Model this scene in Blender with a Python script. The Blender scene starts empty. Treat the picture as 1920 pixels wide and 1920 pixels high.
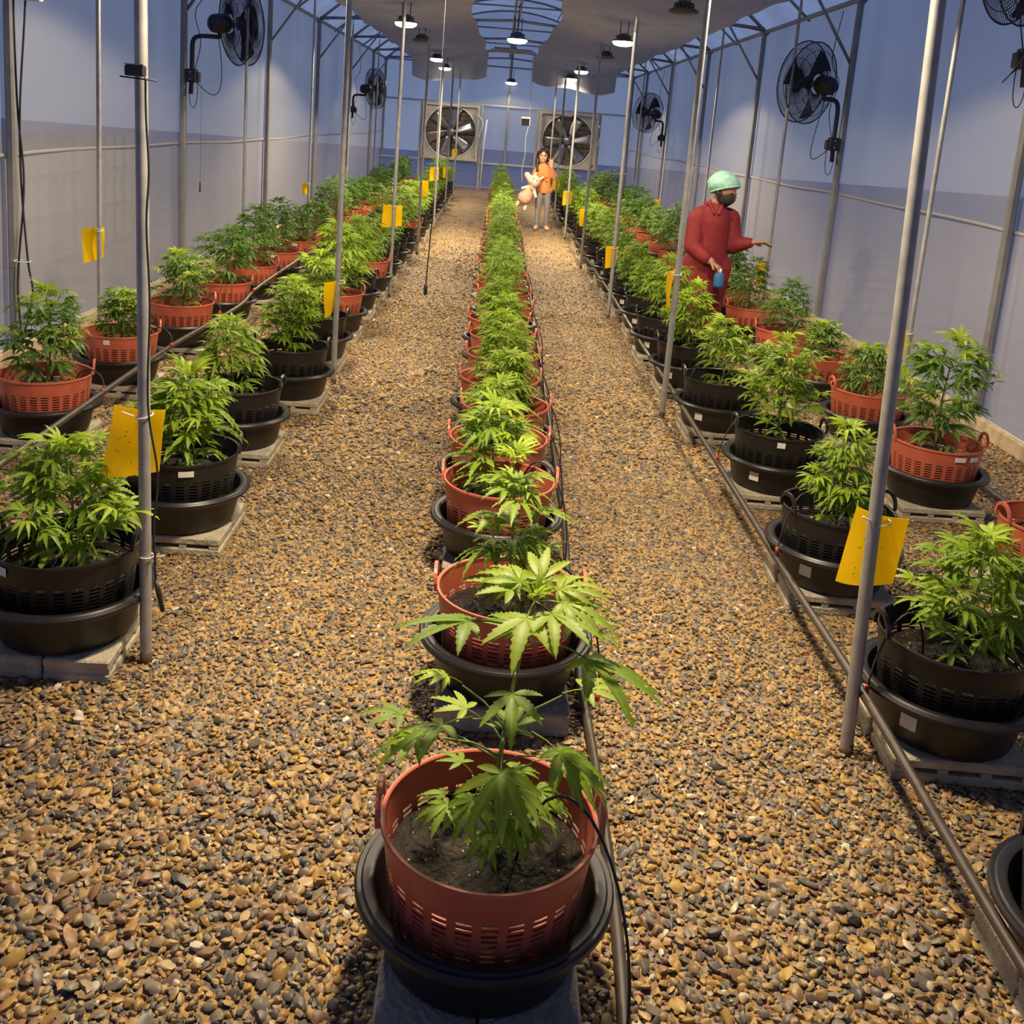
import bpy, math, random
import numpy as np
from mathutils import Vector, Matrix, Euler

random.seed(7)
rng = np.random.default_rng(7)
S = bpy.context.scene
COL = S.collection
PI = math.pi

# ------------------------------------------------------------------ camera, sky, exposure
F_PX, CY = 1891.16, 621.85
PITCH, YAW, ROLL, CAM_H = 0.20188, -0.025946, 0.078377, 1.65
fw = Vector((-math.sin(YAW)*math.cos(PITCH), math.cos(YAW)*math.cos(PITCH), -math.sin(PITCH)))
r0 = Vector((math.cos(YAW), math.sin(YAW), 0)); u0 = r0.cross(fw)
rt = math.cos(ROLL)*r0 + math.sin(ROLL)*u0
up = -math.sin(ROLL)*r0 + math.cos(ROLL)*u0
cam = bpy.data.cameras.new('camera'); cam_o = bpy.data.objects.new('camera', cam); COL.objects.link(cam_o)
cam.sensor_fit = 'HORIZONTAL'; cam.sensor_width = 36.0; cam.lens = 36.0*F_PX/1920.0
cam.shift_y = -(960.0-CY)/1920.0; cam.clip_start = 0.05; cam.clip_end = 300
cam_o.matrix_world = Matrix(((rt.x, up.x, -fw.x, 0), (rt.y, up.y, -fw.y, 0), (rt.z, up.z, -fw.z, CAM_H), (0, 0, 0, 1)))
S.camera = cam_o

S.view_settings.view_transform = 'Standard'; S.view_settings.look = 'None'
S.view_settings.gamma = 1.0; S.view_settings.use_curve_mapping = False
S.view_settings.exposure = 0.0

W = bpy.data.worlds.new('dusk_sky'); S.world = W; W.use_nodes = True
wn = W.node_tree.nodes; wl = W.node_tree.links; wn.clear()
wo = wn.new('ShaderNodeOutputWorld'); wb = wn.new('ShaderNodeBackground')
wt = wn.new('ShaderNodeTexCoord'); ws = wn.new('ShaderNodeSeparateXYZ'); wr = wn.new('ShaderNodeValToRGB')
wr.color_ramp.elements[0].position = 0.0; wr.color_ramp.elements[0].color = (0.34, 0.42, 0.62, 1)
wr.color_ramp.elements[1].position = 0.45; wr.color_ramp.elements[1].color = (0.105, 0.205, 0.62, 1)
wl.new(wt.outputs['Generated'], ws.inputs[0]); wl.new(ws.outputs['Z'], wr.inputs[0])
wl.new(wr.outputs[0], wb.inputs['Color']); wb.inputs['Strength'].default_value = 0.80
wl.new(wb.outputs[0], wo.inputs[0])
LAMP_W = 620.0                       # watts of one lit high-bay lamp
LAMP_COL = (1.0, 0.82, 0.55)

# ------------------------------------------------------------------ materials
MATS = {}
def mat(name, col, rough=0.5, metal=0.0, noise=0.12, scale=12.0, bump=0.0, bscale=60.0, **kw):
    if name in MATS: return MATS[name]
    m = bpy.data.materials.new(name); m.use_nodes = True; MATS[name] = m
    nt = m.node_tree; b = nt.nodes['Principled BSDF']
    b.inputs['Roughness'].default_value = rough; b.inputs['Metallic'].default_value = metal
    tc = nt.nodes.new('ShaderNodeTexCoord'); nz = nt.nodes.new('ShaderNodeTexNoise')
    nz.inputs['Scale'].default_value = scale; nz.inputs['Detail'].default_value = 4
    nt.links.new(tc.outputs['Object'], nz.inputs['Vector'])
    mp = nt.nodes.new('ShaderNodeMapRange'); mp.inputs['To Min'].default_value = 1-noise; mp.inputs['To Max'].default_value = 1+noise
    mp.inputs['From Min'].default_value = 0.3; mp.inputs['From Max'].default_value = 0.7
    nt.links.new(nz.outputs['Fac'], mp.inputs['Value'])
    mx = nt.nodes.new('ShaderNodeMix'); mx.data_type = 'RGBA'; mx.blend_type = 'MULTIPLY'
    mx.inputs['Factor'].default_value = 1.0
    mx.inputs['A'].default_value = (*col, 1)
    nt.links.new(mp.outputs[0], mx.inputs['B']); nt.links.new(mx.outputs['Result'], b.inputs['Base Color'])
    if bump:
        n2 = nt.nodes.new('ShaderNodeTexNoise'); n2.inputs['Scale'].default_value = bscale; n2.inputs['Detail'].default_value = 5
        nt.links.new(tc.outputs['Object'], n2.inputs['Vector'])
        bp = nt.nodes.new('ShaderNodeBump'); bp.inputs['Strength'].default_value = bump; bp.inputs['Distance'].default_value = 0.01
        nt.links.new(n2.outputs['Fac'], bp.inputs['Height']); nt.links.new(bp.outputs[0], b.inputs['Normal'])
    for k, v in kw.items(): b.inputs[k.replace('_', ' ')].default_value = v
    return m

M_RED = mat('terracotta_plastic', (0.50, 0.115, 0.062), 0.42, noise=0.10)
M_BLACK = mat('black_plastic', (0.013, 0.011, 0.011), 0.42, noise=0.2)
M_BASIN = mat('black_basin_plastic', (0.013, 0.011, 0.011), 0.40, noise=0.25, scale=8)
M_STEEL = mat('galvanised_steel', (0.36, 0.355, 0.345), 0.42, 0.35, noise=0.15, scale=20)
M_POST = mat('painted_steel_post', (0.27, 0.265, 0.26), 0.45, 0.35, noise=0.12, scale=9)
M_CONC = mat('concrete', (0.40, 0.345, 0.25), 0.9, noise=0.28, scale=14, bump=0.7, bscale=90)
M_CONC2 = mat('weathered_concrete', (0.36, 0.315, 0.235), 0.92, noise=0.3, scale=10, bump=0.8, bscale=70)
M_DARK = mat('dark_metal', (0.035, 0.033, 0.034), 0.4, 0.3, noise=0.2)
M_FANBLK = mat('fan_black', (0.030, 0.030, 0.033), 0.35, 0.2, noise=0.2)
M_WIRE = mat('black_cable', (0.02, 0.02, 0.022), 0.5, noise=0.1)
M_HOSE = mat('brown_black_hose', (0.050, 0.037, 0.028), 0.42, noise=0.3, scale=30)
M_WHITE = mat('white_plastic', (0.75, 0.74, 0.70), 0.5, noise=0.05)
M_LABEL = mat('paper_label', (0.72, 0.70, 0.66), 0.6, noise=0.08, scale=60)
M_INK = mat('grey_ink', (0.18, 0.17, 0.17), 0.7, noise=0.1)
M_YEL = mat('yellow_sticky_plastic', (0.88, 0.62, 0.006), 0.35, noise=0.05, scale=8)
def _tr(m, f):
    nt = m.node_tree; b = nt.nodes['Principled BSDF']; out = nt.nodes['Material Output']; t = nt.nodes.new('ShaderNodeBsdfTranslucent')
    t.inputs['Color'].default_value = (0.97, 0.76, 0.02, 1); x = nt.nodes.new('ShaderNodeMixShader'); x.inputs[0].default_value = f
    nt.links.new(b.outputs[0], x.inputs[1]); nt.links.new(t.outputs[0], x.inputs[2]); nt.links.new(x.outputs[0], out.inputs['Surface'])
_tr(M_YEL, 0.58)
M_BUG = mat('caught_insect', (0.12, 0.07, 0.02), 0.8, noise=0.2)
M_REDC = mat('red_connector', (0.55, 0.06, 0.02), 0.4, noise=0.1)
M_WOOD = mat('pale_wood', (0.42, 0.33, 0.21), 0.8, noise=0.25, scale=14)
M_FRAME = mat('fan_frame_metal', (0.48, 0.46, 0.42), 0.45, 0.35, noise=0.12, scale=8)
M_SLAT = mat('louvre_metal', (0.26, 0.235, 0.20), 0.5, 0.4, noise=0.3, scale=6)
M_BLADE = mat('stainless_blade', (0.40, 0.40, 0.42), 0.28, 0.85, noise=0.1)
M_NET = mat('grey_shade_cloth', (0.50, 0.50, 0.52), 0.9, noise=0.14, scale=3)
def net_tr(m, f, c):
    nt = m.node_tree; b = nt.nodes['Principled BSDF']; out = nt.nodes['Material Output']; t = nt.nodes.new('ShaderNodeBsdfTranslucent')
    t.inputs['Color'].default_value = (*c, 1); x = nt.nodes.new('ShaderNodeMixShader'); x.inputs[0].default_value = f
    nt.links.new(b.outputs[0], x.inputs[1]); nt.links.new(t.outputs[0], x.inputs[2]); nt.links.new(x.outputs[0], out.inputs['Surface'])
net_tr(M_NET, 0.35, (0.40, 0.38, 0.36))
M_BLUEP = mat('blue_pipe', (0.10, 0.30, 0.50), 0.5, noise=0.1)
M_OUTG = mat('outdoor_ground', (0.42, 0.42, 0.41), 0.95, noise=0.4, scale=2)
M_OUTW = mat('outdoor_render', (0.30, 0.28, 0.27), 0.9, noise=0.2, scale=3)
M_STEMW = mat('plant_stem', (0.20, 0.27, 0.06), 0.55, noise=0.2)

def soil_mat():
    m = mat('potting_soil', (0.013, 0.0068, 0.0028), 0.6, noise=0.7, scale=45, bump=1.0, bscale=75)
    nt = m.node_tree; b = nt.nodes['Principled BSDF']
    tc = nt.nodes.new('ShaderNodeTexCoord'); v = nt.nodes.new('ShaderNodeTexVoronoi'); v.inputs['Scale'].default_value = 105
    nt.links.new(tc.outputs['Object'], v.inputs['Vector'])
    lt = nt.nodes.new('ShaderNodeMath'); lt.operation = 'LESS_THAN'; lt.inputs[1].default_value = 0.16
    nt.links.new(v.outputs['Distance'], lt.inputs[0])
    mr = nt.nodes.new('ShaderNodeMapRange'); mr.inputs['To Min'].default_value = 0.6; mr.inputs['To Max'].default_value = 0.12
    nt.links.new(lt.outputs[0], mr.inputs['Value']); nt.links.new(mr.outputs[0], b.inputs['Roughness'])
    b.inputs['Specular IOR Level'].default_value = 0.25
    sc = nt.nodes.new('ShaderNodeSeparateColor'); nt.links.new(v.outputs['Color'], sc.inputs[0])
    gt = nt.nodes.new('ShaderNodeMath'); gt.operation = 'GREATER_THAN'; gt.inputs[1].default_value = 0.86; nt.links.new(sc.outputs[0], gt.inputs[0])
    l2 = nt.nodes.new('ShaderNodeMath'); l2.operation = 'LESS_THAN'; l2.inputs[1].default_value = 0.24; nt.links.new(v.outputs['Distance'], l2.inputs[0])
    an = nt.nodes.new('ShaderNodeMath'); an.operation = 'MULTIPLY'; nt.links.new(gt.outputs[0], an.inputs[0]); nt.links.new(l2.outputs[0], an.inputs[1])
    src = b.inputs['Base Color'].links[0].from_socket
    mc = nt.nodes.new('ShaderNodeMix'); mc.data_type = 'RGBA'; mc.inputs['B'].default_value = (0.42, 0.30, 0.10, 1)
    nt.links.new(an.outputs[0], mc.inputs['Factor']); nt.links.new(src, mc.inputs['A']); nt.links.new(mc.outputs['Result'], b.inputs['Base Color'])
    return m
M_SOIL = soil_mat()

def leaf_mat(name, c1, c2, cv):
    m = bpy.data.materials.new(name); m.use_nodes = True; nt = m.node_tree; N = nt.nodes; L = nt.links
    b = N['Principled BSDF']; out = N['Material Output']
    oi = N.new('ShaderNodeObjectInfo')
    mx = N.new('ShaderNodeMix'); mx.data_type = 'RGBA'; mx.inputs['A'].default_value = (*c1, 1); mx.inputs['B'].default_value = (*c2, 1)
    tc = N.new('ShaderNodeTexCoord'); nz = N.new('ShaderNodeTexNoise'); nz.inputs['Scale'].default_value = 3.0
    L.new(tc.outputs['Object'], nz.inputs['Vector'])
    ad = N.new('ShaderNodeMath'); ad.operation = 'ADD'; ml = N.new('ShaderNodeMath'); ml.operation = 'MULTIPLY'; ml.inputs[1].default_value = 0.45
    L.new(nz.outputs['Fac'], ml.inputs[0]); m2 = N.new('ShaderNodeMath'); m2.operation = 'MULTIPLY'; m2.inputs[1].default_value = 0.6
    L.new(oi.outputs['Random'], m2.inputs[0]); L.new(ml.outputs[0], ad.inputs[0]); L.new(m2.outputs[0], ad.inputs[1])
    L.new(ad.outputs[0], mx.inputs['Factor'])
    at = N.new('ShaderNodeAttribute'); at.attribute_name = 'rib'
    pw = N.new('ShaderNodeMath'); pw.operation = 'POWER'; pw.inputs[1].default_value = 7.0; L.new(at.outputs['Fac'], pw.inputs[0])
    ms = N.new('ShaderNodeMath'); ms.operation = 'MULTIPLY'; ms.inputs[1].default_value = 0.55; L.new(pw.outputs[0], ms.inputs[0])
    mv = N.new('ShaderNodeMix'); mv.data_type = 'RGBA'; mv.inputs['B'].default_value = (*cv, 1)
    L.new(ms.outputs[0], mv.inputs['Factor']); L.new(mx.outputs['Result'], mv.inputs['A'])
    L.new(mv.outputs['Result'], b.inputs['Base Color']); b.inputs['Roughness'].default_value = 0.46; b.inputs['Specular IOR Level'].default_value = 0.4
    tr = N.new('ShaderNodeBsdfTranslucent'); L.new(mv.outputs['Result'], tr.inputs['Color'])
    sh = N.new('ShaderNodeMixShader'); sh.inputs[0].default_value = 0.45
    L.new(b.outputs[0], sh.inputs[1]); L.new(tr.outputs[0], sh.inputs[2]); L.new(sh.outputs[0], out.inputs['Surface'])
    return m
M_LEAF = leaf_mat('leaf_green', (0.165, 0.285, 0.022), (0.29, 0.42, 0.030), (0.46, 0.54, 0.10))
M_LEAF_SHADED = leaf_mat('leaf_green_shaded', (0.095, 0.20, 0.034), (0.17, 0.30, 0.046), (0.28, 0.40, 0.11))  # wall-row leaves: weaker lamp light put into a darker green
M_YOUNG = leaf_mat('leaf_young', (0.31, 0.46, 0.028), (0.42, 0.54, 0.034), (0.42, 0.52, 0.12))

PEB = [(0.0, (0.354, 0.206, 0.060)), (0.16, (0.394, 0.257, 0.104)), (0.30, (0.144, 0.118, 0.091)), (0.45, (0.286, 0.196, 0.101)),
       (0.56, (0.184, 0.146, 0.102)), (0.68, (0.413, 0.251, 0.056)), (0.76, (0.094, 0.081, 0.067)), (0.86, (0.266, 0.146, 0.070)), (0.985, (0.576, 0.501, 0.368))]
def ramp(nt, stops):
    r = nt.nodes.new('ShaderNodeValToRGB'); r.color_ramp.interpolation = 'CONSTANT'
    e = r.color_ramp.elements
    while len(e) < len(stops): e.new(0.5)
    for k, (p, c) in enumerate(stops): e[k].position = p; e[k].color = (*c, 1)
    return r
def pebble_mat():
    m = bpy.data.materials.new('pebble_stone'); m.use_nodes = True; nt = m.node_tree; b = nt.nodes['Principled BSDF']
    oi = nt.nodes.new('ShaderNodeObjectInfo'); r = ramp(nt, PEB); nt.links.new(oi.outputs['Random'], r.inputs[0])
    tc = nt.nodes.new('ShaderNodeTexCoord'); nz = nt.nodes.new('ShaderNodeTexNoise'); nz.inputs['Scale'].default_value = 1.6; nz.inputs['Detail'].default_value = 5
    nt.links.new(tc.outputs['Object'], nz.inputs['Vector'])
    mp = nt.nodes.new('ShaderNodeMapRange'); mp.inputs['To Min'].default_value = 0.55; mp.inputs['To Max'].default_value = 1.3
    nt.links.new(nz.outputs['Fac'], mp.inputs['Value'])
    mx = nt.nodes.new('ShaderNodeMix'); mx.data_type = 'RGBA'; mx.blend_type = 'MULTIPLY'; mx.inputs['Factor'].default_value = 1
    nt.links.new(r.outputs[0], mx.inputs['A']); nt.links.new(mp.outputs[0], mx.inputs['B']); nt.links.new(mx.outputs['Result'], b.inputs['Base Color'])
    b.inputs['Roughness'].default_value = 0.48
    return m
M_PEB = pebble_mat()
def ground_mat():
    m = bpy.data.materials.new('gravel_ground'); m.use_nodes = True; nt = m.node_tree; b = nt.nodes['Principled BSDF']; L = nt.links
    tc = nt.nodes.new('ShaderNodeTexCoord')
    v = nt.nodes.new('ShaderNodeTexVoronoi'); v.inputs['Scale'].default_value = 52; v.inputs['Randomness'].default_value = 1
    L.new(tc.outputs['Object'], v.inputs['Vector'])
    sx = nt.nodes.new('ShaderNodeSeparateColor'); L.new(v.outputs['Color'], sx.inputs[0])
    r = ramp(nt, PEB); L.new(sx.outputs[0], r.inputs[0])
    nz = nt.nodes.new('ShaderNodeTexNoise'); nz.inputs['Scale'].default_value = 230; nz.inputs['Detail'].default_value = 3
    L.new(tc.outputs['Object'], nz.inputs['Vector'])
    mp = nt.nodes.new('ShaderNodeMapRange'); mp.inputs['To Min'].default_value = 0.5; mp.inputs['To Max'].default_value = 1.5
    L.new(nz.outputs['Fac'], mp.inputs['Value'])
    mx = nt.nodes.new('ShaderNodeMix'); mx.data_type = 'RGBA'; mx.blend_type = 'MULTIPLY'; mx.inputs['Factor'].default_value = 1
    L.new(r.outputs[0], mx.inputs['A']); L.new(mp.outputs[0], mx.inputs['B'])
    L.new(mx.outputs['Result'], b.inputs['Base Color']); b.inputs['Roughness'].default_value = 0.7
    bp = nt.nodes.new('ShaderNodeBump'); bp.inputs['Strength'].default_value = 0.8; bp.inputs['Distance'].default_value = 0.012; bp.invert = True
    L.new(v.outputs['Distance'], bp.inputs['Height']); L.new(bp.outputs[0], b.inputs['Normal'])
    return m
M_GROUND = ground_mat()

def film_mat(name, dif, trl, f_trans, tint=(0.9, 0.93, 0.97), gloss=0.07, mixdt=0.5):
    m = bpy.data.materials.new(name); m.use_nodes = True; nt = m.node_tree; N = nt.nodes; L = nt.links; N.remove(N['Principled BSDF'])
    out = N['Material Output']
    tc = N.new('ShaderNodeTexCoord'); nz = N.new('ShaderNodeTexNoise'); nz.inputs['Scale'].default_value = 0.9; nz.inputs['Detail'].default_value = 3
    mpn = N.new('ShaderNodeMapping'); mpn.inputs['Scale'].default_value = (1, 1.6, 0.25); L.new(tc.outputs['Object'], mpn.inputs['Vector'])
    L.new(mpn.outputs[0], nz.inputs['Vector'])
    d = N.new('ShaderNodeBsdfDiffuse'); d.inputs['Color'].default_value = (*dif, 1)
    t = N.new('ShaderNodeBsdfTranslucent'); t.inputs['Color'].default_value = (*trl, 1)
    g = N.new('ShaderNodeBsdfGlossy'); g.inputs['Roughness'].default_value = 0.28
    x = N.new('ShaderNodeBsdfTransparent'); x.inputs['Color'].default_value = (*tint, 1)
    a = N.new('ShaderNodeMixShader'); a.inputs[0].default_value = mixdt; L.new(d.outputs[0], a.inputs[1]); L.new(t.outputs[0], a.inputs[2])
    c = N.new('ShaderNodeMixShader'); c.inputs[0].default_value = gloss; L.new(a.outputs[0], c.inputs[1]); L.new(g.outputs[0], c.inputs[2])
    e = N.new('ShaderNodeMixShader')
    mr = N.new('ShaderNodeMapRange'); mr.inputs['From Min'].default_value = 0.3; mr.inputs['From Max'].default_value = 0.7
    mr.inputs['To Min'].default_value = f_trans*0.8; mr.inputs['To Max'].default_value = f_trans*1.2
    L.new(nz.outputs['Fac'], mr.inputs['Value']); L.new(mr.outputs[0], e.inputs[0])
    L.new(c.outputs[0], e.inputs[1]); L.new(x.outputs[0], e.inputs[2]); L.new(e.outputs[0], out.inputs['Surface'])
    return m
M_FILM = film_mat('greenhouse_film', (0.44, 0.42, 0.405), (0.52, 0.53, 0.55), 0.34)
M_SKIRT = film_mat('double_film', (0.56, 0.53, 0.50), (0.56, 0.55, 0.54), 0.26)
M_ENDF = film_mat('end_film', (0.40, 0.40, 0.43), (0.55, 0.57, 0.62), 0.50)
M_ROOF = film_mat('roof_film', (0.2, 0.2, 0.2), (0.25, 0.25, 0.25), 0.76, gloss=0.02)
M_HEM = film_mat('film_hem', (0.60, 0.57, 0.53), (0.6, 0.58, 0.55), 0.15)

def emit_mat(name, col, s):
    m = bpy.data.materials.new(name); m.use_nodes = True; nt = m.node_tree; b = nt.nodes['Principled BSDF']
    b.inputs['Base Color'].default_value = (0.8, 0.8, 0.8, 1); b.inputs['Emission Color'].default_value = (*col, 1); b.inputs['Emission Strength'].default_value = s
    return m
M_GLOW = emit_mat('lit_led_panel', (1.0, 0.93, 0.72), 14.0)

# ------------------------------------------------------------------ mesh builder
class MB:
    def __init__(s): s.v = []; s.f = []; s.a = []
    def add(s, vs, fs, mtx=None):
        o = len(s.v)
        for p in vs:
            p = Vector(p)
            s.v.append(tuple(mtx @ p) if mtx is not None else tuple(p))
        for f in fs: s.f.append(tuple(i+o for i in f))
        return s
    def box(s, c, d, rz=0.0, m=None):
        x, y, z = d[0]/2, d[1]/2, d[2]/2
        vs = [(-x, -y, -z), (x, -y, -z), (x, y, -z), (-x, y, -z), (-x, -y, z), (x, -y, z), (x, y, z), (-x, y, z)]
        fs = [(0, 3, 2, 1), (4, 5, 6, 7), (0, 1, 5, 4), (1, 2, 6, 5), (2, 3, 7, 6), (3, 0, 4, 7)]
        M = Matrix.Translation(c) @ (m if m is not None else Matrix.Rotation(rz, 4, 'Z'))
        return s.add(vs, fs, M)
    def bbox(s, c, d, b=0.006, rz=0.0, m=None):          # box with chamfered edges
        x, y, z = d[0]/2, d[1]/2, d[2]/2
        vs = []; ring = lambda hx, hy, zz, bb: [(-hx+bb, -hy, zz), (hx-bb, -hy, zz), (hx, -hy+bb, zz), (hx, hy-bb, zz), (hx-bb, hy, zz), (-hx+bb, hy, zz), (-hx, hy-bb, zz), (-hx, -hy+bb, zz)]
        for hx, hy, zz in ((x-b, y-b, -z), (x, y, -z+b), (x, y, z-b), (x-b, y-b, z)): vs += ring(hx, hy, zz, b)
        fs = [tuple(range(7, -1, -1)), tuple(range(24, 32))]
        for r in range(3):
            for k in range(8):
                n = (k+1) % 8; fs.append((r*8+k, r*8+n, r*8+8+n, r*8+8+k))
        M = Matrix.Translation(c) @ (m if m is not None else Matrix.Rotation(rz, 4, 'Z'))
        return s.add(vs, fs, M)
    def tube(s, pts, r, n=8, caps=True, closed=False):
        pts = [Vector(p) for p in pts]; k = len(pts)
        rs = r if hasattr(r, '__len__') else [r]*k
        vs = []; fs = []; ref = None
        for i, p in enumerate(pts):
            a = pts[(i-1) % k] if (closed or i > 0) else p
            b = pts[(i+1) % k] if (closed or i < k-1) else p
            t = (b-a).normalized() if (b-a).length > 1e-9 else Vector((0, 0, 1))
            if ref is None: ref = Vector((0, 0, 1)) if abs(t.z) < 0.9 else Vector((1, 0, 0))
            u = t.cross(ref)
            if u.length < 1e-6: u = t.cross(Vector((0.3, 1, 0.2)))
            u.normalize(); w = u.cross(t).normalized(); ref = w
            for j in range(n):
                th = 2*PI*j/n; vs.append(p + rs[i]*(math.cos(th)*u + math.sin(th)*w))
        m = k if closed else k-1
        for i in range(m):
            for j in range(n):
                a = i*n+j; b = i*n+(j+1) % n; c = ((i+1) % k)*n+(j+1) % n; d = ((i+1) % k)*n+j
                fs.append((a, d, c, b))
        if caps and not closed: fs.append(tuple(range(n))); fs.append(tuple(range((k-1)*n+n-1, (k-1)*n-1, -1)))
        return s.add(vs, fs)
    def lathe(s, prof, n=32, m=None, a0=0.0, a1=2*PI):
        vs = []; fs = []; full = abs(a1-a0-2*PI) < 1e-6; c = n if full else n+1
        for (r, z) in prof:
            for j in range(c):
                th = a0+(a1-a0)*j/n; vs.append((r*math.cos(th), r*math.sin(th), z))
        for i in range(len(prof)-1):
            for j in range(n):
                k = (j+1) % c; fs.append((i*c+j, i*c+k, (i+1)*c+k, (i+1)*c+j))
        return s.add(vs, fs, m)
    def sphere(s, c, r, nu=12, nv=8, m=None):
        rx, ry, rz = r if hasattr(r, '__len__') else (r, r, r)
        vs = [(0, 0, -rz)]; fs = []
        for i in range(1, nv):
            ph = -PI/2+PI*i/nv
            for j in range(nu):
                th = 2*PI*j/nu; vs.append((rx*math.cos(ph)*math.cos(th), ry*math.cos(ph)*math.sin(th), rz*math.sin(ph)))
        vs.append((0, 0, rz)); T = len(vs)-1
        for j in range(nu):
            fs.append((0, 1+(j+1) % nu, 1+j)); fs.append((T, T-nu+j, T-nu+(j+1) % nu))
        for i in range(nv-2):
            for j in range(nu):
                a = 1+i*nu+j; b = 1+i*nu+(j+1) % nu; fs.append((a, b, b+nu, a+nu))
        M = Matrix.Translation(c) @ (m if m is not None else Matrix.Identity(4))
        return s.add(vs, fs, M)
    def capsule(s, p0, q0, p1, q1, n=12):               # tapered limb with round ends
        p0, p1 = Vector(p0), Vector(p1); d = (p1-p0); L = d.length
        R = d.to_track_quat('Z', 'Y').to_matrix().to_4x4() if L > 1e-6 else Matrix.Identity(4)
        prof = [(max(1e-4, q0*math.cos(a)), q0*math.sin(a)) for a in np.linspace(-PI/2, 0, 4)]
        prof += [(max(1e-4, q1*math.cos(a)), L+q1*math.sin(a)) for a in np.linspace(0, PI/2, 4)]
        return s.lathe(prof, n, Matrix.Translation(p0) @ R)
    def mesh(s, name, material=None, smooth=True, attr=None):
        me = bpy.data.meshes.new(name); me.from_pydata(s.v, [], s.f); me.update()
        if smooth: me.polygons.foreach_set('use_smooth', [True]*len(me.polygons))
        for m in (material if isinstance(material, (list, tuple)) else [material]):
            if m is not None: me.materials.append(m)
        if attr is not None:
            a = me.attributes.new('rib', 'FLOAT', 'POINT'); a.data.foreach_set('value', attr)
        return me
    def build(s, name, material, parent=None, smooth=False, loc=(0, 0, 0), auto=None):
        me = s.mesh(name, material, smooth)
        if auto is not None and smooth: me.set_sharp_from_angle(angle=auto)
        return link(name, me, parent, loc)
AUTO = math.radians(38)

def link(name, me, parent=None, loc=(0, 0, 0), rot=None, scale=None, mtx=None):
    o = bpy.data.objects.new(name, me); COL.objects.link(o); o.parent = parent
    if mtx is not None: o.matrix_local = mtx
    else:
        o.location = loc
        if rot is not None: o.rotation_euler = rot
        if scale is not None: o.scale = scale if hasattr(scale, '__len__') else (scale,)*3
    return o
def tag(o, label, cat, group=None):
    o['label'] = label; o['category'] = cat
    if group: o['group'] = group
    return o
def thing(name, label, cat, loc=(0, 0, 0), rz=0.0, group=None):
    o = link(name, None, None, loc, (0, 0, rz)); o.empty_display_size = 0.1
    return tag(o, label, cat, group)
def structure(o): o['kind'] = 'structure'; return o
def stuff(o): o['kind'] = 'stuff'; return o
def arc_pts(fn, n): return [fn(i/(n-1)) for i in range(n)]
def bez(p, n=14):
    p = [Vector(q) for q in p]
    def f(t):
        q = list(p)
        while len(q) > 1: q = [a.lerp(b, t) for a, b in zip(q, q[1:])]
        return q[0]
    return [f(i/(n-1)) for i in range(n)]
def spline(pts, sub=5):
    P = [Vector(p) for p in pts]; out = []
    for i in range(len(P)-1):
        a = P[max(i-1, 0)]; b = P[i]; c = P[i+1]; d = P[min(i+2, len(P)-1)]
        for k in range(sub):
            t = k/sub
            out.append(0.5*((2*b)+(c-a)*t+(2*a-5*b+4*c-d)*t*t+(-a+3*b-3*c+d)*t**3))
    out.append(P[-1]); return out
ORD = ['zeroth', 'first', 'second', 'third', 'fourth', 'fifth', 'sixth', 'seventh', 'eighth', 'ninth', 'tenth', 'eleventh', 'twelfth', 'thirteenth', 'fourteenth', 'fifteenth', 'sixteenth', 'seventeenth', 'eighteenth', 'nineteenth', 'twentieth']
def ordw(n):
    if n <= 20: return ORD[n]
    return {2: 'twenty-', 3: 'thirty-', 4: 'forty-'}[n//10]+ORD[n % 10] if n % 10 else {3: 'thirtieth', 4: 'fortieth'}[n//10]

# ------------------------------------------------------------------ the greenhouse shell
XL, XR, Y0, Y1, EAVE, PEAK = -2.95, 3.19, -2.4, 25.4, 3.0, 4.35
XM = (XL+XR)/2
FRAMES = [-0.6, 2.77, 6.15, 9.45, 12.85, 16.2, 19.6, 22.95]
def roof_z(x): u = (x-XM)/((XR-XL)/2); return EAVE+(PEAK-EAVE)*(1-u*u)

def grid_obj(name, material, fn, nu, nv, parent=None, smooth=True):
    b = MB(); vs = [fn(i/nu, j/nv) for i in range(nu+1) for j in range(nv+1)]
    fs = [(i*(nv+1)+j, (i+1)*(nv+1)+j, (i+1)*(nv+1)+j+1, i*(nv+1)+j+1) for i in range(nu) for j in range(nv)]
    b.add(vs, fs); return b.build(name, material, parent, smooth)

floor = grid_obj('floor', M_GROUND, lambda u, v: (XL+(XR-XL)*u, Y0+(Y1-Y0)*v, 0), 2, 8, smooth=False); structure(floor)
og = MB()
og.box((XL-20-0.02, 12, -0.06), (40, 80, 0.1)); og.box((XR+20+0.02, 12, -0.06), (40, 80, 0.1)); og.box((XM, Y1+20.02, -0.06), (XR-XL, 40, 0.1)); og.box((XM, Y0-20.02, -0.06), (XR-XL, 40, 0.1))
structure(og.build('outdoor_ground', M_OUTG))

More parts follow.
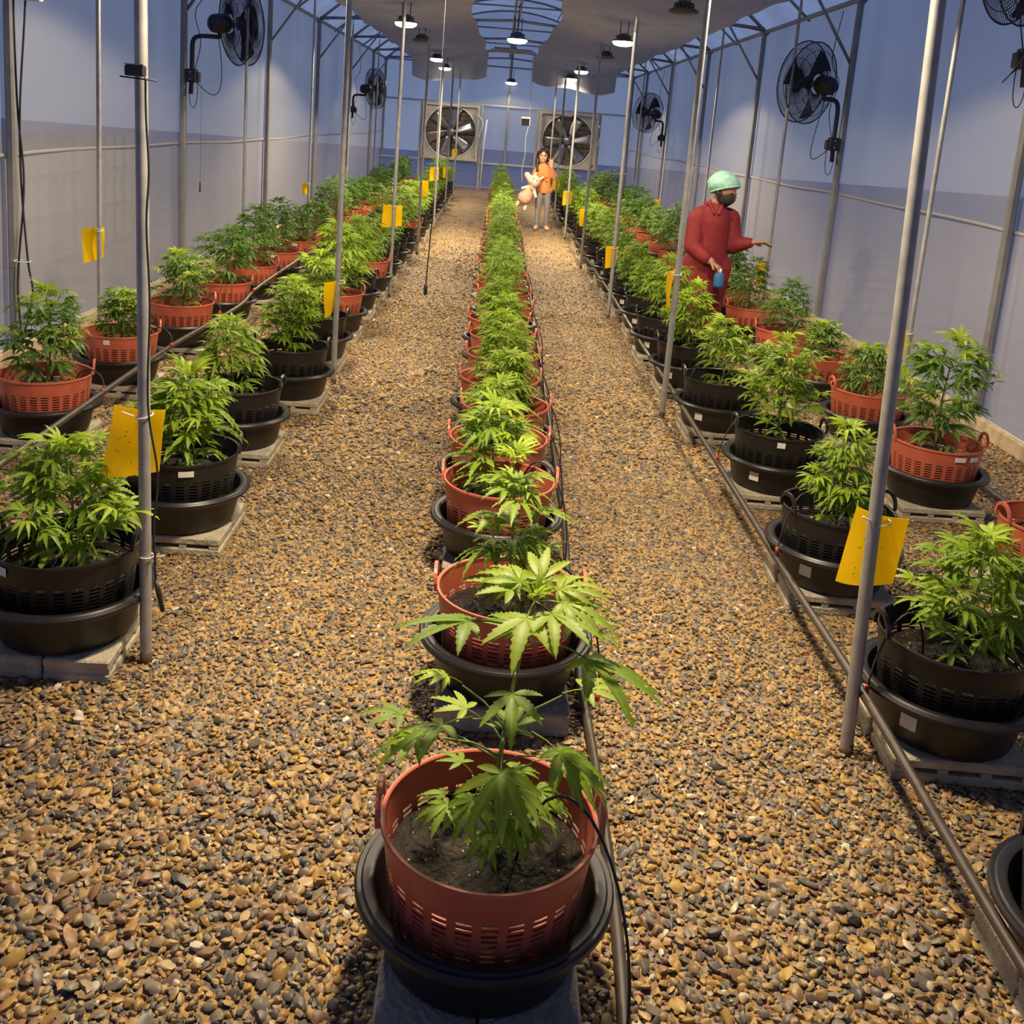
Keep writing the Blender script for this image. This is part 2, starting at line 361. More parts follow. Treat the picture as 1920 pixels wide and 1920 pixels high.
HEM = 1.24
def side_wall(name, x, sgn):
    w = grid_obj(name, M_FILM, lambda u, v: (x+0.008*math.sin(u*70), Y0+(Y1-Y0)*u, HEM+(EAVE-HEM)*v), 60, 6); structure(w)
    s = grid_obj('skirt_film', M_SKIRT, lambda u, v: (x+0.010*math.sin(u*55+1), Y0+(Y1-Y0)*u, 0.06+(HEM-0.06)*v), 60, 4, w)
    h = MB(); h.tube([(x-sgn*0.006, Y0+0.5*i, HEM+0.006*math.sin(i*1.1)+0.010*math.sin(i*0.37)) for i in range(int((Y1-Y0)/0.5)+1)], 0.013, 6); h.build('hem_roll', M_HEM, w, True)
    for y in FRAMES+[Y1-0.04]:
        p = MB(); p.bbox((x-sgn*0.045, y, EAVE/2), (0.055, 0.055, EAVE), 0.012); p.build('post', M_POST, w, True, auto=AUTO)
    e = MB(); e.tube([(x-sgn*0.03, Y0, EAVE), (x-sgn*0.03, Y1, EAVE)], 0.026, 8); e.build('eave_beam', M_POST, w, True)
    r = MB(); r.tube([(x-sgn*0.03, Y0, 0.065), (x-sgn*0.03, Y1, 0.065)], 0.02, 8); r.build('base_rail', M_STEEL, w, True)
    for k, y in enumerate(FRAMES):
        br = MB(); br.tube([(x-sgn*0.06, y, 2.42), (x-sgn*0.52, y-0.06, EAVE+0.06)], 0.014, 6); br.build('knee_brace', M_POST, w, True)
        b2 = MB(); b2.tube([(x-sgn*0.03, y, EAVE), (x-sgn*0.62, y+0.55, EAVE+0.16)], 0.012, 6); b2.build('roof_strut', M_POST, w, True)
    return w
wl_ = side_wall('wall_left', XL, -1); wr_ = side_wall('wall_right', XR, 1)
bb = MB(); bb.bbox((XR-0.10, (Y0+Y1)/2, 0.05), (0.035, Y1-Y0, 0.10), 0.006); structure(bb.build('baseboard_right', M_WOOD))
bb = MB(); bb.bbox((XL+0.10, (Y0+Y1)/2, 0.05), (0.035, Y1-Y0, 0.10), 0.006); structure(bb.build('baseboard_left', M_WOOD))

def end_film(y):
    b = MB(); n = 16; vs = []; fs = []
    for i in range(n+1):
        x = XL+(XR-XL)*i/n
        for z in (0.03, EAVE*0.5, EAVE, max(roof_z(x), EAVE+0.001)): vs.append((x, y, z))
    for i in range(n):
        for k in range(3): fs.append((i*4+k, i*4+4+k, i*4+5+k, i*4+1+k))
    return b.add(vs, fs)
we = end_film(Y1).build('wall_end', M_ENDF); structure(we)
structure(end_film(Y0).build('wall_front', M_ENDF))
def ebar(name, a, b, r=0.03, m=M_FRAME):
    p = MB(); a = Vector(a); b = Vector(b); d = b-a
    R = d.to_track_quat('Z', 'Y').to_matrix().to_4x4(); p.bbox((a+b)/2, (2*r, 1.2*r, d.length), 0.004, m=R)
    return p.build(name, m, we)
YE = Y1-0.05
for a, b in [((XL, YE, 2.07), (XR, YE, 2.07)), ((XL, YE, 0.66), (XR, YE, 0.66))]: ebar('cross_beam', a, b, 0.034)
ebar('base_rail', (XL, YE, 0.06), (XR, YE, 0.06), 0.028, M_STEEL)
ebar('top_beam', (XL, YE, EAVE), (XR, YE, EAVE), 0.03, M_POST)
for x, z0, z1, m in [(-1.98, 0, 2.07, M_FRAME), (-0.49, 0, 2.07, M_FRAME), (0.14, 0.0, 4.2, M_POST), (0.88, 0.0, 2.07, M_FRAME), (2.42, 0.0, 2.07, M_FRAME)]:
    ebar('upright', (x, YE-0.01, z0), (x, YE-0.01, z1), 0.028, m)

ce = grid_obj('ceiling', M_ROOF, lambda u, v: (XL+(XR-XL)*v, Y0+(Y1-Y0)*u, roof_z(XL+(XR-XL)*v)), 8, 20); structure(ce)
for k, y in enumerate(FRAMES+[Y1-0.05]):
    a = MB(); a.tube([(XL+(XR-XL)*i/20, y, roof_z(XL+(XR-XL)*i/20)-0.03) for i in range(21)], 0.022, 6); a.build('roof_arch', M_POST, ce, True)
    a = MB(); a.tube([(XL+0.05, y, EAVE+0.03), (XM, y, EAVE+0.22), (XR-0.05, y, EAVE+0.03)], 0.024, 6); a.build('tie_beam', M_POST, ce, True)
    if k < len(FRAMES)-1:
        ym = (y+FRAMES[k+1])/2
        a = MB(); a.tube([(XL+(XR-XL)*i/20, ym, roof_z(XL+(XR-XL)*i/20)-0.03) for i in range(21)], 0.016, 6); a.build('roof_arch', M_POST, ce, True)
        a = MB(); a.tube([(-0.9, ym, EAVE+0.24), (1.15, ym, EAVE+0.24)], 0.014, 6); a.build('purlin', M_POST, ce, True)
for x in (-1.9, -0.9, 1.15, 2.15):
    a = MB(); a.tube([(x, Y0, roof_z(x)-0.05), (x, Y1, roof_z(x)-0.05)], 0.014, 6); a.build('purlin', M_POST, ce, True)
for dx in (-0.035, 0.035):
    a = MB(); a.tube([(0.12+dx, Y0, EAVE+0.26), (0.12+dx, Y1, EAVE+0.26)], 0.020, 6); a.build('ridge_beam', M_POST, ce, True)

# shade cloths
def net(name, label, x_out, x_in, z_out, z_in, flap, sg):
    ny = 110
    def fn(u, v):
        yy = u*1.0
        s = 24.0-Y0-0.1
        if u <= 0.96:
            y = Y0+0.1+s*u/0.96; drop = 0.0
        else:
            y = 24.0+0.10*(u-0.96)/0.04; drop = flap*(u-0.96)/0.04
        ph = (y-6.15)/3.36*2*PI
        sc = 0.5+0.5*math.cos(ph)                          # tied at the frames, bellying between
        xi = x_in + sg*(0.03+0.05*(1-sc)+0.10*math.exp(-((y-15.5)/2.6)**2))
        xo = x_out - sg*0.06*(1-sc)*(1 if flap < 0.01 or True else 0)
        x = xo+(xi-xo)*v
        z = z_out+(z_in-z_out)*v - (0.10*math.sin(PI*v)*(0.7+0.3*math.sin(y*1.3))+0.05*(1-sc)*math.sin(PI*v)) + 0.012*math.sin(y*5+v*9)
        w = 0.02*math.sin(v*26+u*3)
        if drop: y += w; z -= drop*(1+0.12*math.sin(v*9)); 
        return (x, y, z)
    o = grid_obj(name, M_NET, fn, ny, 22)
    return tag(o, label, 'shade cloth', 'shade cloths under the roof')
net('shade_cloth', 'grey shade cloth slung under the left half of the roof', -2.20, -0.36, 3.00, 3.13, 0.42, -1)
net('shade_cloth', 'grey shade cloth slung under the right half of the roof', 2.62, 0.56, 2.99, 3.13, 0.44, 1)

# outside, seen dimly through the film
o = MB(); o.tube([(-3.25, 4.0, 0.40), (-3.25, 9, 0.43), (-3.25, 14.0, 0.40)], 0.02, 8)
for y in (4.0, 7.3, 10.6, 14.0): o.tube([(-3.25, y, -0.01), (-3.25, y, 0.41)], 0.015, 6)
tag(o.build('blue_pipe', M_BLUEP, None, True), 'blue pipe running outside behind the left film wall', 'pipe')
gw = thing('panel_wall', 'gridded panel wall seen dimly outside the left film', 'wall', (-4.3, 9.5, 0))
b = MB(); b.box((0, 0, 0.62), (0.08, 5.2, 1.24)); b.build('backing', M_OUTW, gw)
pm = MB().bbox((0, 0, 0), (0.05, 0.20, 0.34), 0.01).mesh('panel', M_OUTG, False)
for i in range(18):
    for j in range(3):
        if i % 7 == 6: continue
        link('panel', pm, gw, (0.05, -2.35+i*0.27, 0.24+j*0.39))

# ------------------------------------------------------------------ gravel
def pebble_mesh(seed):
    r = np.random.default_rng(seed); b = MB(); b.sphere((0, 0, 0), (1, 1, 1), 8, 5)
    v = np.array(b.v); ax = np.array([r.uniform(0.75, 1.1), r.uniform(0.5, 0.85), r.uniform(0.28, 0.5)])
    for _ in range(9):                                     # knock flat facets off
        n = r.normal(size=3); n /= np.linalg.norm(n); c = r.uniform(0.5, 0.8)
        d = v@n; v = v-np.outer(np.clip(d-c, 0, None), n)
    b.v = [tuple(p) for p in v*ax+r.normal(size=v.shape)*0.02]
    me = b.mesh('pebble', M_PEB, True); me.set_sharp_from_angle(angle=math.radians(50)); return me
PMESH = [pebble_mesh(100+i) for i in range(12)]
def scatter(x0, x1, y0, y1, d):
    nx = int((x1-x0)/d); ny = int((y1-y0)/d)
    X, Y = np.meshgrid(np.arange(nx), np.arange(ny)); X = X.ravel(); Y = Y.ravel()
    return np.stack([x0+(X+rng.uniform(0, 1, X.size))*d, y0+(Y+rng.uniform(0, 1, X.size))*d], 1)
pts = np.concatenate([scatter(-2.6, 2.9, 0.95, 4.6, 0.0145), scatter(-2.9, 3.1, 4.6, 9.0, 0.021), scatter(-1.2, 1.4, 9.0, 19.0, 0.034)])
pts = pts[rng.uniform(0, 1, len(pts)) > np.clip((pts[:, 1]-9.5)/9.5, 0, 1)]        # thins out where single stones can no longer be told apart
NP = len(pts)
size = np.clip(np.exp(rng.normal(math.log(0.0108), 0.42, NP)), 0.004, 0.026)
fine = (np.sin(pts[:, 0]*2.1+0.6*np.sin(pts[:, 1]*1.3))*np.sin(pts[:, 1]*1.7+pts[:, 0]) > 0.35)
right = (pts[:, 0] > 0.45) & (pts[:, 1] > 2.0)
size *= np.where(fine, 0.75, 1.0)*np.where(right, 0.85, 1.0)*np.clip(1.12-0.12*(pts[:, 1]-1.0), 0.82, 1.12)*np.where(pts[:, 1] > 4.6, 1.2, 1.0)
zz = rng.uniform(-0.002, 0.006, NP)+size*0.18
rot = np.stack([rng.uniform(-0.5, 0.5, NP), rng.uniform(-0.5, 0.5, NP), rng.uniform(0, 6.283, NP)], 1)
idx = rng.integers(0, 12, NP)
P3 = np.column_stack([pts, zz])
# the 300 that show largest become pebbles of their own
d = P3-np.array([0, 0, CAM_H]); fz = d@np.array(fw); px = 960+F_PX*(d@np.array(rt))/fz; py = CY-F_PX*(d@np.array(up))/fz
vis = (px > 10) & (px < 1910) & (py < 1915) & (py > 0) & ~((np.abs(pts[:, 0]-0.1) < 0.33) & (pts[:, 1] < 1.95)) & (pts[:, 0] < 1.05)
score = np.where(vis, size/fz, 0); big = np.argsort(-score)[:300]
PCOL = bpy.data.collections.new('pebbles'); COL.children.link(PCOL)
protos = []
for n, i in enumerate(big):
    k = n if n < 12 else int(idx[i])
    o = bpy.data.objects.new('pebble', PMESH[k]); o.parent = floor
    o.location = P3[i]; o.rotation_euler = rot[i]; o.scale = (size[i],)*3
    (PCOL if n < 12 else COL).objects.link(o)
rest = np.setdiff1d(np.arange(NP), big)
gm = bpy.data.meshes.new('gravel'); gm.vertices.add(len(rest)); gm.vertices.foreach_set('co', P3[rest].astype(np.float32).ravel())
a = gm.attributes.new('psize', 'FLOAT', 'POINT'); a.data.foreach_set('value', size[rest].astype(np.float32))
a = gm.attributes.new('prot', 'FLOAT_VECTOR', 'POINT'); a.data.foreach_set('vector', rot[rest].astype(np.float32).ravel())
a = gm.attributes.new('pidx', 'INT', 'POINT'); a.data.foreach_set('value', idx[rest].astype(np.int32))
gm.materials.append(M_PEB)
gv = link('gravel', gm, floor); stuff(gv); gv['label'] = 'loose brown, ochre and grey gravel'
ng = bpy.data.node_groups.new('gravel_scatter', 'GeometryNodeTree')
ng.interface.new_socket('Geometry', in_out='INPUT', socket_type='NodeSocketGeometry'); ng.interface.new_socket('Geometry', in_out='OUTPUT', socket_type='NodeSocketGeometry')
gi = ng.nodes.new('NodeGroupInput'); go = ng.nodes.new('NodeGroupOutput')
ci = ng.nodes.new('GeometryNodeCollectionInfo'); ci.inputs['Collection'].default_value = PCOL; ci.inputs['Separate Children'].default_value = True; ci.inputs['Reset Children'].default_value = True
ip = ng.nodes.new('GeometryNodeInstanceOnPoints'); ip.inputs['Pick Instance'].default_value = True
def named(nm, t):
    q = ng.nodes.new('GeometryNodeInputNamedAttribute'); q.data_type = t; q.inputs['Name'].default_value = nm; return q.outputs['Attribute']
ng.links.new(gi.outputs[0], ip.inputs['Points']); ng.links.new(ci.outputs[0], ip.inputs['Instance'])
ng.links.new(named('pidx', 'INT'), ip.inputs['Instance Index']); ng.links.new(named('psize', 'FLOAT'), ip.inputs['Scale'])
er = ng.nodes.new('FunctionNodeEulerToRotation'); ng.links.new(named('prot', 'FLOAT_VECTOR'), er.inputs[0]); ng.links.new(er.outputs[0], ip.inputs['Rotation'])
ng.links.new(ip.outputs[0], go.inputs[0])
md = gv.modifiers.new('scatter', 'NODES'); md.node_group = ng

# ------------------------------------------------------------------ lamps
def lamp_meshes():
    h = MB(); h.lathe([(0.001, 0.11), (0.04, 0.108), (0.06, 0.09), (0.065, 0.05), (0.12, 0.03), (0.142, 0.018), (0.145, 0.006), (0.135, 0.006)], 28)
    for k in range(14):
        a = 2*PI*k/14; h.box((0.07*math.cos(a), 0.07*math.sin(a), 0.06), (0.05, 0.005, 0.05), a)
    l = MB(); l.lathe([(0.001, -0.05), (0.06, -0.048), (0.105, -0.038), (0.130, -0.02), (0.137, 0.0), (0.135, 0.007)], 28)
    c = MB(); c.tube([(-0.05, 0, 0.08), (-0.05, 0, 0.30)], 0.006, 6); c.tube([(0.05, 0, 0.08), (0.05, 0, 0.30)], 0.006, 6)
    return h.mesh('lamp_housing', mat('lamp_alloy', (0.16, 0.155, 0.15), 0.5, 0.4), True), l.mesh('led_panel', M_GLOW, True), MB().lathe([(0.001, -0.02), (0.08, -0.016), (0.130, -0.006), (0.135, 0.007)], 28).mesh('led_panel', mat('unlit_lens', (0.10, 0.10, 0.10), 0.4), True), c.mesh('hanger', M_DARK, True)
LH, LG, LO, LC = lamp_meshes()
def lamp(x, y, z, label, lit=True, power=1.0):
    t = thing('high_bay_lamp', label, 'lamp', (x, y, z), 0, 'lamps under the roof')
    link('lamp_housing', LH, t); link('led_panel', LG if lit else LO, t); link('hanger', LC, t)
    if abs(x) < 0.5:
        cb = MB(); cb.tube([(0, 0, 0.10), (0, 0, 3.26-z)], 0.007, 6); cb.build('drop_cable', M_DARK, t, True)
    if lit:
        L = bpy.data.lights.new('lamp_light', 'SPOT'); L.energy = LAMP_W*power; L.color = LAMP_COL
        L.spot_size = math.radians(150); L.spot_blend = 0.16; L.shadow_soft_size = 0.13
        link('lamp_light', L, t, (0, 0, -0.075))
    return t
LZ = 2.78
lamp(0.10, 2.75, LZ, 'lit round lamp over the nearest pots of the centre row', True, 0.9)
lamp(-1.28, 6.4, LZ, 'lit round lamp above the near left row of pots', True, 0.6)
lamp(1.50, 5.9, LZ, 'lit round lamp above the near right row of pots', True, 0.52)
lamp(0.12, 8.6, LZ+0.25, 'lit round lamp above the middle of the centre row', True, 0.45)
lamp(-1.28, 13.1, LZ, 'brightest lit lamp under the left shade cloth, nearest in view', True, 0.8)
lamp(1.47, 13.3, LZ, 'lit lamp under the right shade cloth, nearest lit one in view', True, 0.8)
lamp(0.13, 14.25, LZ, 'lit lamp hanging in the blue gap between the shade cloths', True, 0.8)
lamp(-1.34, 20.3, LZ, 'lit lamp half hidden behind a pole, far left', True, 0.5)
lamp(-1.37, 23.6, LZ, 'farthest lit lamp on the left, by the end wall', True, 0.14)
lamp(1.50, 20.6, LZ, 'lit lamp far right, second from the end wall', True, 0.5)
lamp(1.52, 24.0, LZ, 'farthest lit lamp on the right, by the end wall', True, 0.14)
lamp(0.16, 24.7, 2.62, 'small lit lamp against the centre of the end wall', True, 0.10)
lamp(1.60, 9.7, LZ, 'unlit dark lamp under the right shade cloth at the top edge', False)
lamp(-1.30, 15.9, LZ, 'unlit dark lamp under the left shade cloth', False)
lamp(1.55, 16.3, LZ, 'unlit dark lamp under the right shade cloth, beyond a lit one', False)

# ------------------------------------------------------------------ galvanised poles, traps
def pole(x, y, h, r, label, group, z0=0.0, lean=(0, 0)):
    b = MB(); n = 10
    pts = [(0, 0, z0), (lean[0]*0.5, lean[1]*0.5, h*0.5), (lean[0]*0.97, lean[1]*0.97, h-0.17)]
    b.tube(pts, r, n, caps=True)
    t = link('pole', None, None, (x, y, 0)); tag(t, label, 'pole', group)
    b.build('tube', M_STEEL, t, True, auto=AUTO)
    p = MB(); q = [(lean[0]*0.97, lean[1]*0.97, h-0.17), (lean[0]*0.985, lean[1]*0.985, h-0.07), (lean[0], lean[1], h)]
    p.tube(q, [r, r*0.75, r*0.18], n); p.build('pinched_tip', M_STEEL, t, True)
    f = MB(); f.tube([(0, 0, -0.02), (0, 0, 0.035)], r*1.03, n); f.build('rusty_foot', mat('rust', (0.10, 0.055, 0.03), 0.8, 0.3), t, True)
    return t
LPY = [2.76, 6.05, 9.23, 12.35, 15.4, 18.5, 21.6]; RPY = [2.52, 5.83, 8.97, 12.2, 15.4, 18.6, 21.8]
PL = [pole(-0.94 if i == 0 else -0.92, y, 2.67, 0.0170, f'steel pole beside the left aisle, {ordw(i+1)} from the front', 'poles beside the left aisle', lean=((-0.03, 0.0) if i == 0 else (0, 0))) for i, y in enumerate(LPY)]
PR = [pole(1.09, y, 2.67, 0.0180, f'steel pole beside the right aisle, {ordw(i+1)} from the front', 'poles beside the right aisle', lean=((-0.085, 0) if i == 0 else (0, 0))) for i, y in enumerate(RPY)]
LTY = [6.05, 9.5, 12.75, 15.95, 19.3]; RTY = [6.05, 9.42, 12.65, 16.1, 19.4]
for i, y in enumerate(LTY): pole(-2.35, y, 3.02, 0.0135, f'thin steel pole behind the left wall row, {ordw(i+1)} from the front', 'thin poles along the left wall')
for i, y in enumerate(RTY): pole(2.60, y, 3.00, 0.0145, f'thin steel pole behind the right wall row, {ordw(i+1)} from the front', 'thin poles along the right wall')

def trap(x, y, zt, zb, w, rz, label, off=0.03, tilt=0.0, curl=0.02, shift=0.0, tie=True, r=0.0180):
    t = thing('sticky_trap', label, 'sticky trap', (x, y, zb), rz, 'yellow sticky traps on the poles')
    h = zt-zb; b = MB(); n = 8; vs = []; fs = []; th = 0.0012
    for s in (0, 1):
        for i in range(n+1):
            for j in range(n+1):
                u = i/n-0.5; v = j/n
                px_ = shift+u*w*(1+0.10*(1-v)) - tilt*(1-v)
                py_ = off + curl*(2*u)**2*(1 if u < 0 else 0.6) + 0.008*math.sin(v*4+u*3) + s*th
                pz_ = v*h + 0.012*(2*u)*(1-v)
                vs.append((px_, py_, pz_))
    q = (n+1)*(n+1); id_ = lambda s, i, j: s*q+i*(n+1)+j
    for i in range(n):
        for j in range(n):
            fs.append((id_(0, i, j), id_(0, i+1, j), id_(0, i+1, j+1), id_(0, i, j+1))); fs.append((id_(1, i, j), id_(1, i, j+1), id_(1, i+1, j+1), id_(1, i+1, j)))
    for k in range(n):
        fs += [(id_(0, k, 0), id_(1, k, 0), id_(1, k+1, 0), id_(0, k+1, 0)), (id_(0, k, n), id_(0, k+1, n), id_(1, k+1, n), id_(1, k, n)),
               (id_(0, 0, k), id_(0, 0, k+1), id_(1, 0, k+1), id_(1, 0, k)), (id_(0, n, k), id_(1, n, k), id_(1, n, k+1), id_(0, n, k+1))]
    b.add(vs, fs); b.build('sheet', M_YEL, t, True, auto=AUTO)
    c = MB(); zz_ = h*0.94
    c.tube([((r+0.004)*math.cos(a), (r+0.004)*math.sin(a) if math.sin(a) < 0 else min(off+0.006, 0.04)*math.sin(a), zz_+0.006*math.cos(a)) for a in np.linspace(0, 2*PI, 17)[:-1]], 0.0022, 5, closed=True)
    if tie: c.tube([(-r, -r*0.6, zz_), (-r-0.035, -r-0.02, zz_+0.022)], 0.002, 5)
    c.build('cable_tie', M_WHITE, t, True)
    if w > 0.1 and y < 4:
        bm_ = MB().sphere((0, 0, 0), (0.0022, 0.001, 0.0018), 5, 4).mesh('insect', M_BUG, True)
        for k in range(12): link('insect', bm_, t, (shift+rng.uniform(-0.45, 0.1)*w, off-0.0005+0.004, rng.uniform(0.08, 0.7)*h))
    return t
trap(-0.948, 2.76, 0.775, 0.570, 0.150, 0.05, 'large yellow sticky trap on the nearest left pole', shift=-0.026, tilt=0.028)
trap(-0.90, 6.05, 0.650, 0.450, 0.150, 1.40, 'yellow sticky trap turned edge-on, second pole of the left aisle', shift=-0.06, off=0.03)
trap(-0.92, 9.23, 0.850, 0.650, 0.170, 0.15, 'broad yellow sticky trap on the third left-aisle pole', shift=-0.01)
trap(-0.92, 12.35, 0.905, 0.705, 0.11, 0.5, 'yellow sticky trap on the fourth left-aisle pole', shift=0.06)
trap(-0.92, 15.4, 0.93, 0.73, 0.13, 0.2, 'yellow sticky trap on the fifth left-aisle pole', shift=-0.03)
trap(-0.92, 18.5, 0.80, 0.62, 0.10, 0.7, 'yellow sticky trap on the sixth left-aisle pole')
trap(-0.92, 21.6, 1.05, 0.86, 0.11, 0.5, 'yellow sticky trap on the seventh left-aisle pole')
trap(1.09, 2.52, 0.700, 0.490, 0.135, -0.35, 'large yellow sticky trap on the nearest right pole', tilt=0.02, curl=0.03)
trap(1.09, 5.83, 0.885, 0.675, 0.150, 1.30, 'yellow sticky trap turned edge-on, second pole of the right aisle', shift=0.05)
trap(1.09, 8.97, 0.655, 0.465, 0.12, 0.6, 'yellow sticky trap on the third right-aisle pole', shift=0.01)
trap(1.09, 12.2, 0.72, 0.52, 0.12, 0.9, 'yellow sticky trap on the fourth right-aisle pole', shift=0.02)
trap(1.09, 15.4, 0.73, 0.52, 0.13, 0.2, 'yellow sticky trap on the fifth right-aisle pole')
trap(1.09, 18.6, 0.74, 0.54, 0.13, 0.3, 'yellow sticky trap on the sixth right-aisle pole')
trap(-2.35, 6.05, 0.855, 0.660, 0.15, 1.15, 'yellow sticky trap on the nearest thin pole by the left wall', r=0.0135)
trap(-2.35, 12.75, 0.74, 0.60, 0.10, 0.9, 'yellow sticky trap on the third thin pole by the left wall', r=0.0135)
trap(-2.35, 15.95, 0.80, 0.61, 0.10, 1.1, 'yellow sticky trap on the fourth thin pole by the left wall', r=0.0135)
trap(2.60, 6.05, 0.590, 0.405, 0.14, -0.7, 'yellow sticky trap on the nearest thin pole by the right wall', r=0.0145, tilt=0.02, shift=-0.055)
trap(2.60, 9.42, 0.56, 0.36, 0.10, 0.5, 'curled yellow sticky trap near the worker in red', r=0.0145, curl=0.05)
trap(2.60, 16.1, 0.66, 0.50, 0.10, 0.4, 'yellow sticky trap on the fourth thin pole by the right wall', r=0.0145)

# ------------------------------------------------------------------ pots: block, basin, basket
def block_mesh(m):
    b = MB(); sx, sy, sz = 0.39, 0.186, 0.07
    b.bbox((0, 0, sz-0.014), (sx, sy, 0.028), 0.005); b.bbox((0, 0, 0.014), (sx, sy, 0.028), 0.005)
    for x, w in ((-0.172, 0.034), (-0.058, 0.026), (0.058, 0.026), (0.172, 0.034)): b.box((x, 0, sz/2), (w, sy-0.004, 0.0142))
    return b.mesh('concrete_block', m, False)
BLK = [block_mesh(M_CONC), block_mesh(M_CONC2)]
def basin_mesh():
    b = MB(); b.lathe([(0.0005, 0), (0.176, 0), (0.188, 0.006), (0.196, 0.03), (0.214, 0.118), (0.218, 0.128), (0.243, 0.130), (0.249, 0.127), (0.2525, 0.131), (0.2525, 0.140), (0.248, 0.1455), (0.240, 0.1435), (0.236, 0.1475), (0.222, 0.1475), (0.2155, 0.1435), (0.2105, 0.13), (0.190, 0.022), (0.178, 0.008), (0.0005, 0.007)], 56)
    me = b.mesh('basin', M_BASIN, True); me.set_sharp_from_angle(angle=math.radians(32)); return me
BASIN = basin_mesh()
def basket_mesh(m):
    RB, RT, H = 0.168, 0.206, 0.27; NPn = 26; th = 0.0032
    zs = [0.0, 0.052]
    for k in range(13): zs += [0.052+0.0118*k+0.0062, 0.052+0.0118*(k+1)]
    zs += [0.225, 0.262]
    rad = lambda z: RB+(RT-RB)*(z/H)**0.85
    na = NPn*3; angs = []
    for p in range(NPn):
        a = 2*PI*p/NPn; st = 2*PI/NPn; angs += [a, a+st*0.36, a+st*0.68]
    v = []; f = []
    for side in (0, 1):
        for z in zs:
            for a in angs:
                r = rad(z)-(th if side else 0); v.append((r*math.cos(a), r*math.sin(a), z))
    n0 = len(zs)*na; nz = len(zs)
    def hole(i, j):
        if j % 3 == 0: return False                                   # rib between the panels
        if i < 1 or i >= 1+26: return False
        return (i-1) % 2 == 0 if True else False
    for i in range(nz-1):
        for j in range(na):
            k = (j+1) % na; a, b_, c, d_ = i*na+j, i*na+k, (i+1)*na+k, (i+1)*na+j
            if hole(i, j):
                f += [(a, a+n0, b_+n0, b_), (d_, c, c+n0, d_+n0)]
                if not hole(i, (j-1) % na): f.append((a, d_, d_+n0, a+n0))
                if not hole(i, k): f.append((b_, b_+n0, c+n0, c))
                continue
            f.append((a, b_, c, d_)); f.append((a+n0, d_+n0, c+n0, b_+n0))
    B = MB(); B.add(v, f)
    B.lathe([(RT-0.005, 0.259), (RT-0.005, 0.269), (RT-0.002, 0.2715), (RT+0.0035, 0.2715), (RT+0.005, 0.268), (RT+0.004, 0.262), (RT-0.001, 0.260)], na)
    B.lathe([(0.0005, 0.001), (RB, 0.001)], na)
    me = B.mesh('basket', m, True); me.set_sharp_from_angle(angle=math.radians(35)); return me
def handle_mesh(m):
    b = MB(); pts = []
    for t in np.linspace(0, PI, 13): pts.append((0.007+0.004*math.sin(t), 0.055*math.cos(t)*(1.0), 0.062*math.sin(t)**0.8 if math.sin(t) > 0 else 0))
    vs = []; fs = []
    for (x, y, z) in pts:
        r_ = math.hypot(y, z+0.0001); iy = y*0.80; iz = z*0.78
        vs += [(x+0.005, y, z), (x-0.005, y, z), (x-0.005, iy, iz), (x+0.005, iy, iz)]
    for i in range(12):
        for k in range(4): fs.append((i*4+k, i*4+4+k, i*4+4+(k+1) % 4, i*4+(k+1) % 4))
    b.add(vs, fs); return b.mesh('handle', m, False)
BASK = {'red': basket_mesh(M_RED), 'black': basket_mesh(M_BLACK)}
HAND = {'red': handle_mesh(M_RED), 'black': handle_mesh(M_BLACK)}
def soil_mesh():
    b = MB(); r = np.random.default_rng(3); vs = [(0, 0, 0)]; fs = []; n = 36
    for k in range(1, 9):
        for j in range(n):
            a = 2*PI*j/n; q = 0.189*k/8; vs.append((q*math.cos(a), q*math.sin(a), r.normal()*0.0045*(1 if k < 8 else 0.3)+0.008*(1-k/8)))
    for j in range(n): fs.append((0, 1+j, 1+(j+1) % n))
    for k in range(7):
        for j in range(n): a = 1+k*n+j; b_ = 1+k*n+(j+1) % n; fs.append((a, a+n, b_+n, b_))
    return b.add(vs, fs).mesh('soil', M_SOIL, True)
SOIL = soil_mesh()
def sticker_mesh(R, w, h, name):
    b = MB(); n = 5; vs = []
    for i in range(n+1):
        a = (i/n-0.5)*w/R; vs += [(R*math.sin(a), -R*math.cos(a), 0), (R*math.sin(a), -R*math.cos(a), h)]
    fs = [(2*i, 2*i+2, 2*i+3, 2*i+1) for i in range(n)]
    b.add(vs, fs); me = b.mesh(name, M_LABEL, True); return me
STK_BASKET = sticker_mesh(0.2072, 0.036, 0.026, 'label_sticker'); STK_WIDE = sticker_mesh(0.2072, 0.055, 0.022, 'label_sticker')
STK_BASIN = sticker_mesh(0.2125, 0.046, 0.040, 'label_sticker')
def ink(par, R, z, w):
    b = MB(); n = 3
    for r_ in range(2):
        vs = []; fs = []
        for i in range(n+1):
            a = (i/n-0.5)*w*0.6/R; vs += [((R+0.0006)*math.sin(a), -(R+0.0006)*math.cos(a), z+0.008*r_), ((R+0.0006)*math.sin(a), -(R+0.0006)*math.cos(a), z+0.003+0.008*r_)]
        fs = [(2*i, 2*i+2, 2*i+3, 2*i+1) for i in range(n)]; b.add(vs, fs)
    return b.build('print', M_INK, par)

